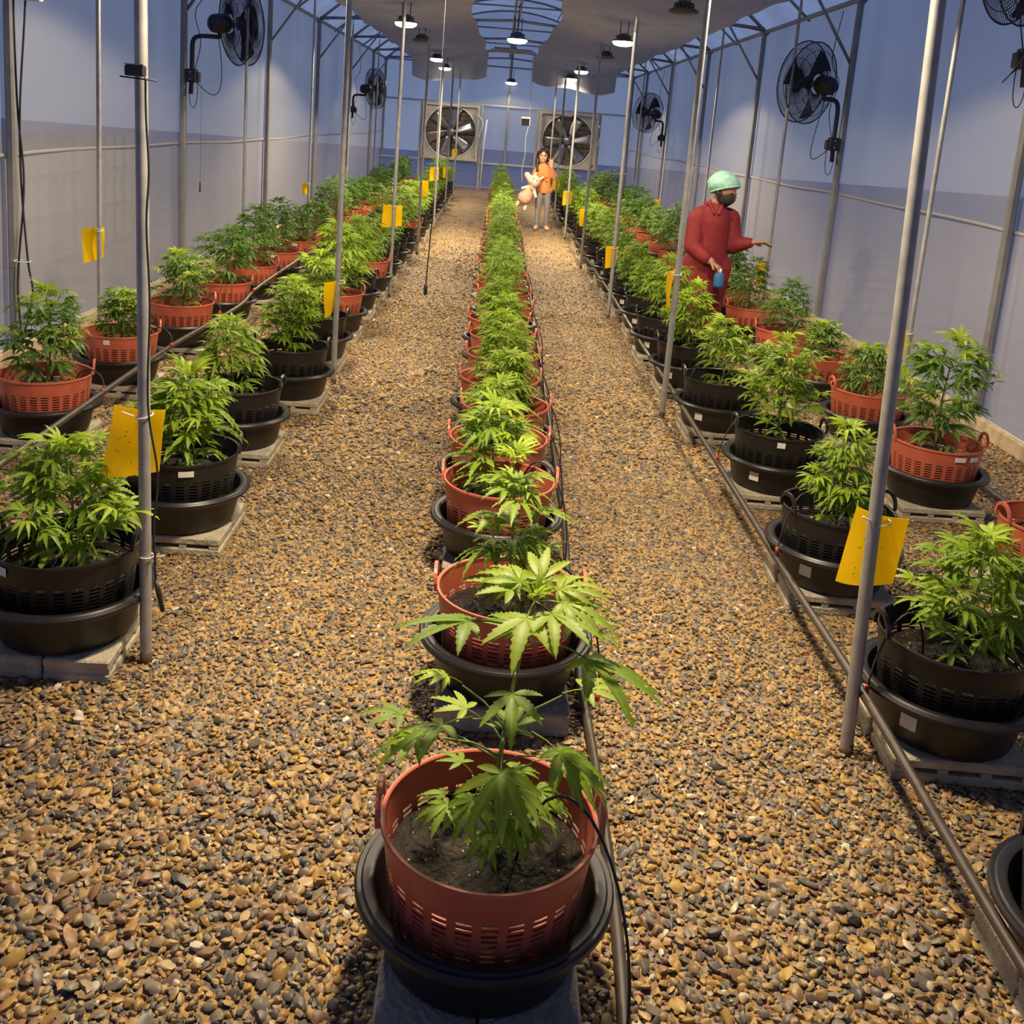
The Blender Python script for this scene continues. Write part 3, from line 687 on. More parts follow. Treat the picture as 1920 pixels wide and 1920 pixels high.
# ------------------------------------------------------------------ leaves and plants
def leaflet(b, rib, base, ang, length, width, droop, n, teeth, fold=0.25, lift=0.0):
    dx, dy = math.cos(ang), math.sin(ang)
    vs = []; rv = []
    for i in range(n+1):
        t = i/n; w = width*max(0.0, math.sin(PI*min(1, t**0.85)))**0.85*(1-0.25*t)
        s = t*length; z = lift*s-droop*length*t*t; L = s*(1-0.18*droop*t)
        mx, my = base[0]+dx*L, base[1]+dy*L
        tooth = (1.0 if (i % 2 == 0) else 0.80) if teeth else 1.0
        fwd = 0.04*length if (teeth and i % 2 == 0 and 0 < i < n) else 0
        e = w*tooth
        vs += [(mx+dx*fwd-dy*e, my+dy*fwd+dx*e, base[2]+z+fold*e), (mx, my, base[2]+z), (mx+dx*fwd+dy*e, my+dy*fwd-dx*e, base[2]+z+fold*e)]
        rv += [0.0, 1.0, 0.0]
    fs = []
    for i in range(n):
        a = i*3
        if i == 0: fs += [(a+1, a+4, a+3), (a+1, a+5, a+4)]
        elif i == n-1: fs += [(a, a+1, a+4), (a+1, a+2, a+4)]
        else: fs += [(a, a+1, a+4, a+3), (a+1, a+2, a+5, a+4)]
    b.add(vs, fs); rib += rv
def leaf_mesh(m, nl, droop, n, teeth, seed, pet=0.5):
    r = np.random.default_rng(seed); b = MB(); rib = []
    P_ = [(0, 0, 0), (pet*0.5, 0, 0.05*pet), (pet, 0, 0.0)]
    b.tube(P_, 0.014, 3, caps=False); rib += [0.9]*len(b.v)
    base = (pet, 0, 0)
    specs = {3: [(0, 1.0), (48, .72)], 5: [(0, 1.0), (42, .86), (92, .52)], 7: [(0, 1.0), (33, .92), (70, .70), (112, .40)], 9: [(0, 1.0), (28, .95), (58, .80), (90, .58), (126, .33)]}[nl]
    for k, (a, L) in enumerate(specs):
        for s in ((1,) if k == 0 else (1, -1)):
            leaflet(b, rib, base, math.radians(s*a+r.uniform(-5, 5)), L*r.uniform(0.92, 1.06), (0.132 if teeth else 0.118)*(L**0.6)*r.uniform(0.9, 1.15), droop*r.uniform(0.7, 1.3), n, teeth, lift=r.uniform(-0.05, 0.12))
    return b, rib
LIB = {}
for key, m in (('g', M_LEAF), ('d', M_LEAF_SHADED), ('y', M_YOUNG)):
    LIB[key] = []; LIB[key+'h'] = []
    for s, (nl, dr) in enumerate([(5, 0.25), (7, 0.3), (7, 0.55), (9, 0.45), (7, 0.75), (5, 0.6)]):
        b, rb = leaf_mesh(m, nl, dr, 5, False, s); LIB[key].append(b.mesh('leaf', m, True, rb))
        b, rb = leaf_mesh(m, nl, dr, 16, True, s+50); LIB[key+'h'].append(b.mesh('leaf', m, True, rb))
def simple_leaf(nl, droop, seed):
    r = np.random.default_rng(seed); V = []; Fc = []
    specs = {5: [(0, 1.0), (42, .86), (92, .5)], 7: [(0, 1.0), (33, .92), (70, .70), (112, .40)]}[nl]
    for k, (a, L) in enumerate(specs):
        for s in ((1,) if k == 0 else (1, -1)):
            an = math.radians(s*a+r.uniform(-6, 6)); dx, dy = math.cos(an), math.sin(an); w = 0.125*L; o = len(V); dr = droop*r.uniform(0.7, 1.3)
            V += [(0.5, 0, 0), (0.5+dx*L*.45-dy*w, dy*L*.45+dx*w, -dr*L*.2+.03), (0.5+dx*L*.45, dy*L*.45, -dr*L*.2), (0.5+dx*L*.45+dy*w, dy*L*.45-dx*w, -dr*L*.2+.03), (0.5+dx*L*.9, dy*L*.9, -dr*L)]
            Fc += [(o, o+2, o+1), (o, o+3, o+2), (o+1, o+2, o+4), (o+2, o+3, o+4)]
    return np.array(V), Fc
SIMP = [simple_leaf(5, 0.3, 1), simple_leaf(7, 0.45, 2), simple_leaf(7, 0.7, 3), simple_leaf(5, 0.6, 4)]

def leaf_mtx(p, az, el, roll, s):
    return Matrix.Translation(p) @ Matrix.Rotation(az, 4, 'Z') @ Matrix.Rotation(-el, 4, 'Y') @ Matrix.Rotation(roll, 4, 'X') @ Matrix.Scale(s, 4)
def grow(seed, h, spread, ls, nodes=8, dens=1.0, lean=(0, 0)):
    """returns stem tube paths and leaf placements (matrix, kind) relative to the soil"""
    r = np.random.default_rng(seed); tubes = []; leaves = []
    ph = r.uniform(0, 6.28); wob = r.uniform(-0.03, 0.03, 4)
    sp = lambda t: Vector((lean[0]*t+wob[0]*math.sin(3*t)+wob[1]*t, lean[1]*t+wob[2]*math.sin(2.5*t)+wob[3]*t, h*t))
    tubes.append(([sp(i/8) for i in range(9)], [0.0058*(1-0.62*i/8) for i in range(9)]))
    for i in range(nodes):
        t = 0.10+0.88*i/(nodes-1); az0 = ph+i*1.571+r.uniform(-0.3, 0.3)
        for s in (0, 1):
            az = az0+s*PI+r.uniform(-0.2, 0.2); lsz = ls*(0.72+0.45*math.sin(PI*min(1, t*1.05)))*r.uniform(0.85, 1.15)*(0.62 if t > 0.93 else 1)
            leaves.append((leaf_mtx(sp(t), az, r.uniform(0.1, 0.45)+0.45*max(0, t-0.7)/0.3, r.uniform(-0.35, 0.35), lsz), 'y' if t > 0.88 else 'g'))
            if t < 0.86 and r.uniform() < dens:
                bl = spread*(1-0.75*t)*r.uniform(0.75, 1.15); el = r.uniform(0.5, 0.95); baz = az+r.uniform(-0.25, 0.25)
                d0 = Vector((math.cos(baz)*math.cos(el), math.sin(baz)*math.cos(el), math.sin(el)))
                p0 = sp(t); path = [p0+d0*bl*u+Vector((0, 0, 0.12*bl*u*u)) for u in (0, .35, .7, 1)]
                tubes.append((path, [0.0032, 0.0027, 0.0022, 0.0015]))
                for u in (0.5, 0.78):
                    pp = p0+d0*bl*u+Vector((0, 0, 0.12*bl*u*u))
                    for q in (1, -1):
                        leaves.append((leaf_mtx(pp, baz+q*r.uniform(0.9, 1.5), r.uniform(-0.05, 0.4), r.uniform(-0.4, 0.4), ls*r.uniform(0.55, 0.85)), 'g'))
                pp = path[-1]
                for q in range(4):
                    leaves.append((leaf_mtx(pp, baz+q*1.6+r.uniform(-0.3, 0.3), r.uniform(0.15, 0.75), r.uniform(-0.3, 0.3), ls*r.uniform(0.38, 0.62)), 'y' if r.uniform() < 0.55 else 'g'))
    for q in range(6):
        leaves.append((leaf_mtx(sp(1.0), ph+q*1.05, r.uniform(0.35, 1.1), r.uniform(-0.2, 0.2), ls*r.uniform(0.4, 0.75)), 'y'))
    return tubes, leaves

SOIL_Z = 0.185
def stem_obj(tubes, parent):
    b = MB()
    for p, rr in tubes: b.tube(p, rr, 5, caps=False)
    return b.build('stem', M_STEMW, parent, True, (0, 0, SOIL_Z-0.005))
FARV = []
def far_variants():
    for k in range(9):
        tubes, leaves = grow(900+k, [0.36, 0.40, 0.32, 0.44, 0.38, 0.34, 0.42, 0.30, 0.46][k], 0.23, 0.108, 9, 1.0)
        r = np.random.default_rng(k); V = []; Fc = []
        for M, kind in leaves:
            sv, sf = SIMP[r.integers(0, 4)]; A = np.array(M); w = sv@A[:3, :3].T+A[:3, 3]; o = len(V)
            V += [tuple(q) for q in w]; Fc += [tuple(i+o for i in f) for f in sf]
        st = MB()
        for p, rr in tubes: st.tube(p, rr, 4, caps=False)
        row = {}
        for key, m in (('g', M_LEAF), ('d', M_LEAF_SHADED)):
            me = bpy.data.meshes.new('foliage'); me.from_pydata(V, [], Fc); me.materials.append(m); row[key] = me
        FARV.append((row, st.mesh('stem', M_STEMW, True)))
far_variants()

ROWNAME = {'C': 'centre row', 'LI': 'left aisle row', 'RI': 'right aisle row', 'LW': 'left wall row', 'RW': 'right wall row'}
def station(row, n, x, y, colr, plant, brot=0.0, blocks='A', hrot=0.0, byoff=0.0, stick=None, bstick=None, tone='g', leafset=None):
    rn = ROWNAME[row]; on = ordw(n)
    far = y > 6.7
    for k in (0, 1):
        if blocks == 'A':
            bx, by, rz = x, y-0.096+0.192*k+byoff, brot; side = ('near', 'far')[k]
        else:
            bx, by, rz = x-0.096+0.192*k, y+byoff, PI/2+brot; side = ('left', 'right')[k]
        o = link('concrete_block', BLK[(n+k+len(row)) % 2 if row != 'C' else 1], None, (bx, by, 0), (0, 0, rz))
        tag(o, f'{side} concrete block under the {on} pot from the front, {rn}', 'concrete block', f'concrete blocks under the {rn}')
    o = link('basin', None, None, (x, y, 0.07), (0, 0, hrot)) if bstick is not None else link('basin', BASIN, None, (x, y, 0.07), (0, 0, hrot))
    tag(o, f'round black basin under the {on} pot from the front, {rn}', 'basin', f'basins of the {rn}')
    if bstick is not None:
        link('tub', BASIN, o); s = link('label_sticker', STK_BASIN, o, (0, 0, 0.062), (0, 0, bstick-hrot)); s['label'] = 'small pale paper label'
    t = thing('potted_plant', f'leafy serrated plant in {colr} slotted basket, {on} from the front, {rn}', 'potted plant', (x, y, 0.078), 0, f'potted plants of the {rn}')
    bk = link('basket', BASK[colr], t, (0, 0, 0), (0, 0, hrot))
    for q in (0, PI): link('handle', HAND[colr], bk, (0.203*math.cos(q), 0.203*math.sin(q), 0.268), (0, 0, q))
    if stick is not None:
        for a in stick:
            s = link('label_sticker', STK_WIDE if a > 0.05 else STK_BASKET, bk, (0, 0, 0.228), (0, 0, a-hrot)); s['label'] = 'small white paper label'
    link('soil', SOIL, t, (0, 0, SOIL_Z), (0, 0, n*1.3))
    if far:
        row_, st = FARV[(n*5+len(row)*3+ord(row[-1])) % 9]
        sc = plant[0]/0.38; rz = n*2.1
        f = link('foliage', row_[tone], t, (0, 0, SOIL_Z), (0, 0, rz), (sc*1.02, sc*1.02, sc)); stuff(f)
        link('stem', st, t, (0, 0, SOIL_Z), (0, 0, rz), sc)
    else:
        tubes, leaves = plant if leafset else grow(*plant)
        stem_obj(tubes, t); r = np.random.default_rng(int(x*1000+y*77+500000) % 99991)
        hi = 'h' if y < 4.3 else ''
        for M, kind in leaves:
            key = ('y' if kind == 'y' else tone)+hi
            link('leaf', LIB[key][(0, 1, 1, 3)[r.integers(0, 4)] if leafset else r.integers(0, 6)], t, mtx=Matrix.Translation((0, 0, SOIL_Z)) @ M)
    return t

# the nearest plant of the centre row, leaf by leaf
def hero():
    h = 0.535; tubes = []; lv = []
    sp = lambda z: Vector((0.005+0.045*(z/h)**2, 0.02*math.sin(z*6), z))
    tubes.append(([sp(h*i/9) for i in range(10)], [0.0062*(1-0.5*i/9) for i in range(10)]))
    def L(z, az, el, s, kind='g', roll=0.0, plen=0.0, pel=0.5):
        p = sp(z); a = math.radians(az)
        if plen:
            q = p+Vector((math.cos(a)*math.cos(pel), math.sin(a)*math.cos(pel), math.sin(pel)))*plen
            tubes.append(([p, p.lerp(q, 0.5)+Vector((0, 0, 0.01)), q], [0.0026, 0.0022, 0.0018])); p = q
        lv.append((leaf_mtx(p, a, math.radians(el), roll, s), kind))
    # crown
    for az, el, s in [(20, 22, .105), (75, 28, .10), (130, 26, .095), (-60, 4, .118), (-105, -2, .125), (-20, 10, .115), (160, 16, .095)]: L(h, az, el, s, 'y')
    for az, el, s in [(50, 65, .04), (170, 60, .04), (290, 60, .045)]: L(h, az, el, s, 'y')
    L(h-.07, 187, 4, .150, 'g', 0.15, .04); L(h-.075, 5, 8, .115, 'g', -0.1, .03); L(h-.10, -28, -8, .165, 'g', -0.15, .06); L(h-.105, 100, 20, .10, 'g')
    L(h-.15, 85, 12, .10, 'g', 0, .05); L(h-.16, -95, -5, .11, 'g', 0.1, .04)
    # second tier
    L(h-.27, 178, 22, .070, 'y', 0.2, .12, .75); L(h-.275, 205, -4, .125, 'g', 0.2, .08); L(h-.28, 15, 5, .10, 'y', 0, .13, .55); L(h-.29, -35, -14, .13, 'g', -.2, .07)
    L(h-.30, -92, -20, .135, 'g', 0, .035); L(h-.31, 70, 10, .10); L(h-.30, 150, 14, .085, 'y', 0, .05)
    L(h-.33, 188, 0, .10, 'g', .1, .12, .35); L(h-.34, 168, 8, .095, 'g', .1, .16, .3); L(h-.35, -15, -6, .11, 'g', 0, .08)
    # low leaves over the soil
    for k, (z, az, el, s) in enumerate([(.17, -60, -14, .085), (.15, -120, -22, .085), (.14, 20, -4, .09), (.13, -20, -16, .09), (.12, -80, -26, .08), (.11, 215, -12, .08), (.10, -45, -20, .08), (.09, 60, 5, .07), (.09, 130, 5, .07), (.12, -5, 0, .085), (.08, -100, -18, .07), (.07, 170, -5, .06), (.10, -35, 10, .075), (.06, -65, 0, .06)]):
        L(z, az, el, s, 'g', 0.1*(k % 3-1), 0.04+0.02*(k % 3))
    return tubes, lv

def sp_(seed, h, spread, ls, nodes=8, dens=1.0, lean=(0, 0)): return (seed, h, spread, ls, nodes, dens, lean)
# centre row
station('C', 1, 0.075, 1.715, 'red', hero(), blocks='B', byoff=-0.16, leafset=True)
CY_ = [2.64, 3.54, 4.05, 4.60]
station('C', 2, 0.12, 2.70, 'red', sp_(21, 0.47, 0.125, 0.100, 9, 0.45, (-0.03, 0)), blocks='B', stick=[0.0, 0.2])
station('C', 3, 0.09, 3.60, 'red', sp_(22, 0.34, 0.188, 0.120, 8, 0.6), blocks='B', stick=[0.25])
station('C', 4, 0.085, 4.12, 'red', sp_(23, 0.30, 0.188, 0.116, 8, 0.7), blocks='B')
station('C', 5, 0.115, 4.65, 'red', sp_(24, 0.30, 0.213, 0.110, 8, 0.9), blocks='B')
yc = 5.16; n = 6
while yc < 22.3:
    pl = sp_(30+n, random.uniform(0.30, 0.40), 0.213, 0.107, 9, 0.95) if yc <= 6.7 else (random.uniform(0.34, 0.44),)
    station('C', n, 0.10+random.uniform(-0.02, 0.03), yc, 'red', pl, blocks='B', hrot=random.uniform(-0.2, 0.2)); yc += 0.55; n += 1
# left aisle row
LIY = [2.79, 3.69, 4.66, 5.55, 6.48]
station('LI', 1, -1.195, 2.82, 'black', sp_(41, 0.35, 0.237, 0.132, 9, 0.75), blocks='B', stick=[-0.55], brot=0.03)
station('LI', 2, -1.12, 3.69, 'black', sp_(42, 0.37, 0.237, 0.128, 9, 0.85), stick=[0.35], hrot=0.2)
station('LI', 3, -1.16, 4.66, 'black', sp_(43, 0.37, 0.225, 0.116, 9, 0.8))
station('LI', 4, -1.09, 5.55, 'black', sp_(44, 0.44, 0.237, 0.116, 10, 1.0, (0.03, 0)))
station('LI', 5, -1.12, 6.48, 'black', sp_(45, 0.46, 0.263, 0.116, 10, 1.0))
y = 7.36; n = 6
while y < 22.6:
    station('LI', n, -1.13+random.uniform(-0.02, 0.02), y, 'red' if n in (6, 8, 12) else 'black', (random.uniform(0.44, 0.54),), hrot=random.uniform(-0.4, 0.4)); y += 0.91; n += 1
# right aisle row
station('RI', 1, 1.35, 1.71, 'black', sp_(51, 0.24, 0.20, 0.125, 7, 0.8), brot=0.03)
station('RI', 2, 1.375, 2.59, 'black', sp_(52, 0.36, 0.225, 0.116, 9, 0.7, (0.03, 0)), bstick=-0.85, brot=-0.05)
station('RI', 3, 1.36, 3.55, 'black', sp_(53, 0.38, 0.175, 0.104, 9, 0.75), bstick=-0.75, brot=-0.06, hrot=0.25)
station('RI', 4, 1.415, 4.57, 'black', sp_(54, 0.50, 0.275, 0.116, 10, 0.9), stick=[-0.2, 0.75], bstick=-0.7, brot=-0.04)
station('RI', 5, 1.34, 5.52, 'black', sp_(55, 0.40, 0.250, 0.110, 9, 0.9), bstick=-0.7)
station('RI', 6, 1.33, 6.46, 'black', sp_(56, 0.44, 0.250, 0.110, 9, 1.0), bstick=-0.7)
y = 7.36; n = 7
while y < 22.6:
    station('RI', n, 1.33+random.uniform(-0.02, 0.02), y, 'black', (random.uniform(0.40, 0.52),), bstick=-0.7 if y < 12 else None, hrot=random.uniform(-0.4, 0.4)); y += 0.92; n += 1
# left wall row
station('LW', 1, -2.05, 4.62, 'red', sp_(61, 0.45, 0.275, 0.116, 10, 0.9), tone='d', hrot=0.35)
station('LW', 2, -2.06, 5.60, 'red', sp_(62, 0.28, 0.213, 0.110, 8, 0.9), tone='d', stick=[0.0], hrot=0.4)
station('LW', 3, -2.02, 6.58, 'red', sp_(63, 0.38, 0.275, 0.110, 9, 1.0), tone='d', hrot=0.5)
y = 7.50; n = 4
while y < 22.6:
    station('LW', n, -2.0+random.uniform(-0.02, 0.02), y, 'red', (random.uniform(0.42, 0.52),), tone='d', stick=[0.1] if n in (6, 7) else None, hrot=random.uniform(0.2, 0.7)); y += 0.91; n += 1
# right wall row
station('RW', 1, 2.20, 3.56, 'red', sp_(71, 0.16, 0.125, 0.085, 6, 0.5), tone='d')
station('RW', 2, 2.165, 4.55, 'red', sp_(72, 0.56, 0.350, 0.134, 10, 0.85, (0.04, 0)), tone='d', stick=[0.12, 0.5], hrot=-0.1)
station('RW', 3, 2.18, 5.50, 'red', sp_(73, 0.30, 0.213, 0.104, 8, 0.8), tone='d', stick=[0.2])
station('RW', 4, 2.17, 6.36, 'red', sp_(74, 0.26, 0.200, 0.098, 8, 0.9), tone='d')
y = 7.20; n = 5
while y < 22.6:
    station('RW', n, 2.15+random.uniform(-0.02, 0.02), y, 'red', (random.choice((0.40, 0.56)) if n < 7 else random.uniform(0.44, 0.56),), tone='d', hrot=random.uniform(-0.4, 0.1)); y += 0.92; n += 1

# ------------------------------------------------------------------ irrigation
def hose(name, label, pts, r, drips):
    t = thing(name, label, 'hose', (0, 0, 0), 0, 'irrigation hoses along the rows')
    b = MB(); b.tube(spline(pts, 5), r, 9); b.build('pipe', M_HOSE, t, True)
    tb = []
    for (p, q, hh) in drips:
        p = Vector(p); q = Vector(q); m1 = p+Vector((0, 0, hh)); m2 = q.lerp(p, 0.25)+Vector((0, 0, hh*0.8))
        d_ = MB(); d_.tube(bez([p, p+Vector((0.02, 0.03, hh*0.7)), m2+Vector((0, 0, 0.08)), q], 16), 0.0032, 6); d_.build('drip_tube', M_WIRE, t, True)
        c = MB(); c.tube([p-Vector((0, 0, 0.004)), p+Vector((0, 0, 0.018))], 0.0075, 8); c.build('connector', M_REDC, t, True)
    return t
CYS = [1.715, 2.70, 3.60, 4.12, 4.65]+[5.16+0.55*i for i in range(10)]
cp = [(0.30, 0.75, 0.03), (0.31, 1.2, 0.03), (0.355, 1.65, 0.035), (0.365, 2.2, 0.04), (0.36, 2.8, 0.03), (0.365, 3.4, 0.03), (0.385, 4.0, 0.03), (0.39, 5.0, 0.03), (0.395, 6.5, 0.03), (0.40, 9, 0.03), (0.42, 14, 0.03), (0.42, 22.3, 0.03)]
dr = [((0.340, 1.50, 0.052), (0.13, 1.69, 0.272), 0.46)]
for yy in CYS[1:]: dr.append(((0.378+0.02*math.sin(yy*3), yy-0.06, 0.045), (0.16, yy+0.02, 0.27), 0.40))
hose('irrigation_hose', 'dark hose lying on the gravel right of the centre row', cp, 0.0135, dr)
RH = 0.19
cp = [(1.105, 0.8, 0.16), (1.105, 1.7, 0.165), (1.11, 2.46, RH), (1.125, 3.2, 0.165), (1.135, 4.2, 0.16), (1.12, 5.2, 0.185), (1.12, 5.83, 0.19), (1.12, 7, 0.18), (1.125, 8.97, 0.19), (1.12, 12.2, 0.18), (1.13, 16, 0.18), (1.13, 22, 0.18)]
dr = []
for yy, xx in [(1.71, 1.35), (2.59, 1.375), (3.52, 1.345), (4.57, 1.415), (5.52, 1.34), (6.46, 1.33), (7.36, 1.33), (8.28, 1.33), (9.2, 1.33), (10.1, 1.33)]: dr.append(((1.125, yy-0.06, 0.19), (xx-0.07, yy+0.02, 0.27), 0.25))
hose('irrigation_hose', 'dark hose along the aisle side of the right aisle row', cp, 0.0135, dr)
cp = [(-1.72, 2.2, 0.30), (-1.73, 3.8, 0.30), (-1.745, 5.4, 0.30), (-1.73, 6.9, 0.27), (-1.75, 7.6, 0.30), (-1.75, 9.5, 0.30), (-1.74, 11, 0.29), (-1.75, 15, 0.28), (-1.75, 22, 0.28)]
dr = [((-1.735, yy-0.12, 0.305), (-1.93, yy+0.02, 0.27), 0.12) for yy in (4.62, 5.6, 6.58, 7.5, 8.41, 9.32, 10.2)]
hose('irrigation_hose', 'dark hose raised along the aisle side of the left wall row', cp, 0.0135, dr)
cp = [(2.62, 2.0, 0.05), (2.58, 3.5, 0.06), (2.56, 4.6, 0.05), (2.58, 6, 0.05), (2.56, 10, 0.05), (2.58, 22, 0.05)]
hose('irrigation_hose', 'thick black hose on the ground behind the right wall row', cp, 0.02, [((2.585, 3.7, 0.07), (2.25, 3.6, 0.27), 0.30)])

# ------------------------------------------------------------------ wall fans
def fan_meshes():
    c = MB(); R = 0.37
    for rr, yy, w in ((R, 0.05, .006), (R, -0.05, .006), (0.30, 0.085, .0025), (0.30, -0.09, .0025), (0.21, 0.10, .0025), (0.21, -0.11, .0025), (0.10, 0.11, .0035), (0.10, -0.12, .0035)):
        c.tube([(rr*math.cos(a), yy, rr*math.sin(a)) for a in np.linspace(0, 2*PI, 37)[:-1]], w, 5, closed=True)
    for k in range(90):
        a = 2*PI*k/90; ca, sa = math.cos(a), math.sin(a)
        for sg in (1, -1):
            c.tube([(q*ca, sg*yy, q*sa) for q, yy in ((0.09, .112), (0.2, .102), (0.3, .086), (0.355, .062), (R, .045))], 0.0026, 3, caps=False)
    b = MB()
    for k in range(3):
        a0 = 2*PI*k/3; vs = []; fs = []
        for i in range(7):
            q = 0.05+0.28*i/6; wd = 0.16+0.95*(i/6)*(1-0.35*i/6); 
            for j in range(5):
                a = a0+(j/4-0.5)*wd+0.25*i/6; vs.append((q*math.cos(a), 0.04*(j/4-0.5)*(1.4-0.5*i/6), q*math.sin(a)))
        for i in range(6):
            for j in range(4): fs.append((i*5+j, i*5+j+1, i*5+6+j, i*5+5+j))
        b.add(vs, fs)
    Rx = Matrix.Rotation(-PI/2, 4, 'X')
    b.lathe([(0.001, -0.045), (0.045, -0.04), (0.06, -0.01), (0.06, 0.03), (0.001, 0.035)], 16, Rx)
    m = MB(); m.lathe([(0.001, 0.31), (0.045, 0.305), (0.075, 0.28), (0.085, 0.24), (0.088, 0.15), (0.07, 0.12), (0.001, 0.115)], 20, Rx)
    p = MB(); p.lathe([(0.001, -0.125), (0.07, -0.122), (0.10, -0.115)], 20, Rx)
    return c.mesh('cage', M_FANBLK, True), b.mesh('blades', M_FANBLK, True), m.mesh('motor', M_FANBLK, True), p.mesh('badge_plate', M_FANBLK, True)
FC, FB, FM, FP = fan_meshes()
def wall_fan(xp, yp, zb, xf, yf, zf, ax, label, chain=False):
    """bracket at (xp,yp,zb) on a post, fan head centred at (xf,yf,zf), blowing along ax (angle in plan)"""
    t = thing('wall_fan', label, 'fan', (xp, yp, zb), 0, 'wall fans on the side posts')
    o = Vector((xp, yp, zb)); hc = Vector((xf, yf, zf))-o; rz = ax+PI/2          # local -Y is the blowing side
    Mh = Matrix.Translation(hc) @ Matrix.Rotation(rz, 4, 'Z') @ Matrix.Rotation(math.radians(-6), 4, 'X')
    cg = link('cage', FC, t, mtx=Mh); link('badge_plate', FP, cg); link('blades', FB, t, mtx=Mh); link('motor', FM, t, mtx=Mh)
    mp = Mh @ Vector((0, 0.21, -0.09)); s = 1 if xf > xp else -1
    a = MB(); up_ = Vector((s*0.03, 0, 0)); top = Vector((s*0.05, mp.y*0.12, mp.z-0.05))
    a.tube([Vector((s*0.03, -0.03, -0.16)), up_, Vector((s*0.03, 0, mp.z*0.55))] + bez([Vector((s*0.03, 0, mp.z*0.6)), Vector((s*0.03, 0, mp.z-0.02)), Vector((s*0.06, mp.y*0.2, mp.z-0.03)), mp+Vector((0, 0, -0.03))], 10), 0.021, 8); a.build('arm', M_FANBLK, t, True)
    y_ = MB(); y_.tube([mp+Vector((0, 0, -0.04)), mp+Vector((0, 0, 0.06))], 0.02, 8); y_.build('neck', M_FANBLK, t, True)
    b = MB(); b.bbox((s*0.03, -0.01, 0), (0.10, 0.085, 0.12), 0.008); b.bbox((s*0.085, -0.01, -0.01), (0.04, 0.07, 0.09), 0.006); br = b.build('bracket', M_FANBLK, t)
    for z in (-0.03, 0.03):
        k = MB(); k.sphere((s*0.03, -0.055, z), 0.008, 8, 6); k.build('bolt', M_STEEL, br, True)
    w = MB(); w.tube(bez([mp+Vector((0, -0.03, -0.05)), mp+Vector((s*0.08, -0.05, -0.5)), Vector((s*0.30, -0.04, -0.28)), Vector((s*0.09, -0.03, -0.06))], 18), 0.004, 5)
    w.tube(bez([Vector((s*0.02, -0.03, -0.15)), Vector((s*0.02, -0.04, -0.34)), Vector((s*0.11, -0.04, -0.34)), Vector((s*0.09, -0.03, -0.05))], 14), 0.0035, 5)
    w.tube(spline([Vector((s*0.05, 0.01, 0.05)), Vector((s*0.10, 0.02, 0.3)), Vector((s*0.05, 0.01, 0.55)), Vector((s*0.14, 0.02, 0.75)), Vector((s*0.10, 0, EAVE-zb-0.12))], 5), 0.004, 5)
    w.build('power_cord', M_WIRE, t, True)
    if chain:
        c = MB(); c.tube([Vector((s*0.13, -0.04, -0.08)), Vector((s*0.13, -0.04, -0.95))], 0.0013, 4); c.tube([Vector((s*0.13, -0.04, -0.95)), Vector((s*0.13, -0.04, -1.04))], 0.007, 6); c.build('pull_chain', M_WIRE, t, True)
    return t
A = math.radians
wall_fan(XL+0.09, 9.45, 1.86, -2.44, 9.62, 2.36, A(38), 'large black wall fan on the left, nearest the camera', True)
wall_fan(XL+0.09, 19.6, 1.70, -2.44, 19.75, 2.12, A(32), 'small-looking black wall fan on the far left post', False)
wall_fan(XR-0.09, 9.45, 1.70, 2.80, 9.60, 2.24, A(128), 'large black wall fan on the right wall, above the worker')
wall_fan(XR-0.09, 19.6, 1.62, 2.78, 19.75, 2.07, A(130), 'black wall fan on the far right post')
wall_fan(XR-0.09, 6.15, 2.26, 2.90, 6.00, 2.80, A(128), 'black wall fan cut off by the top right corner')

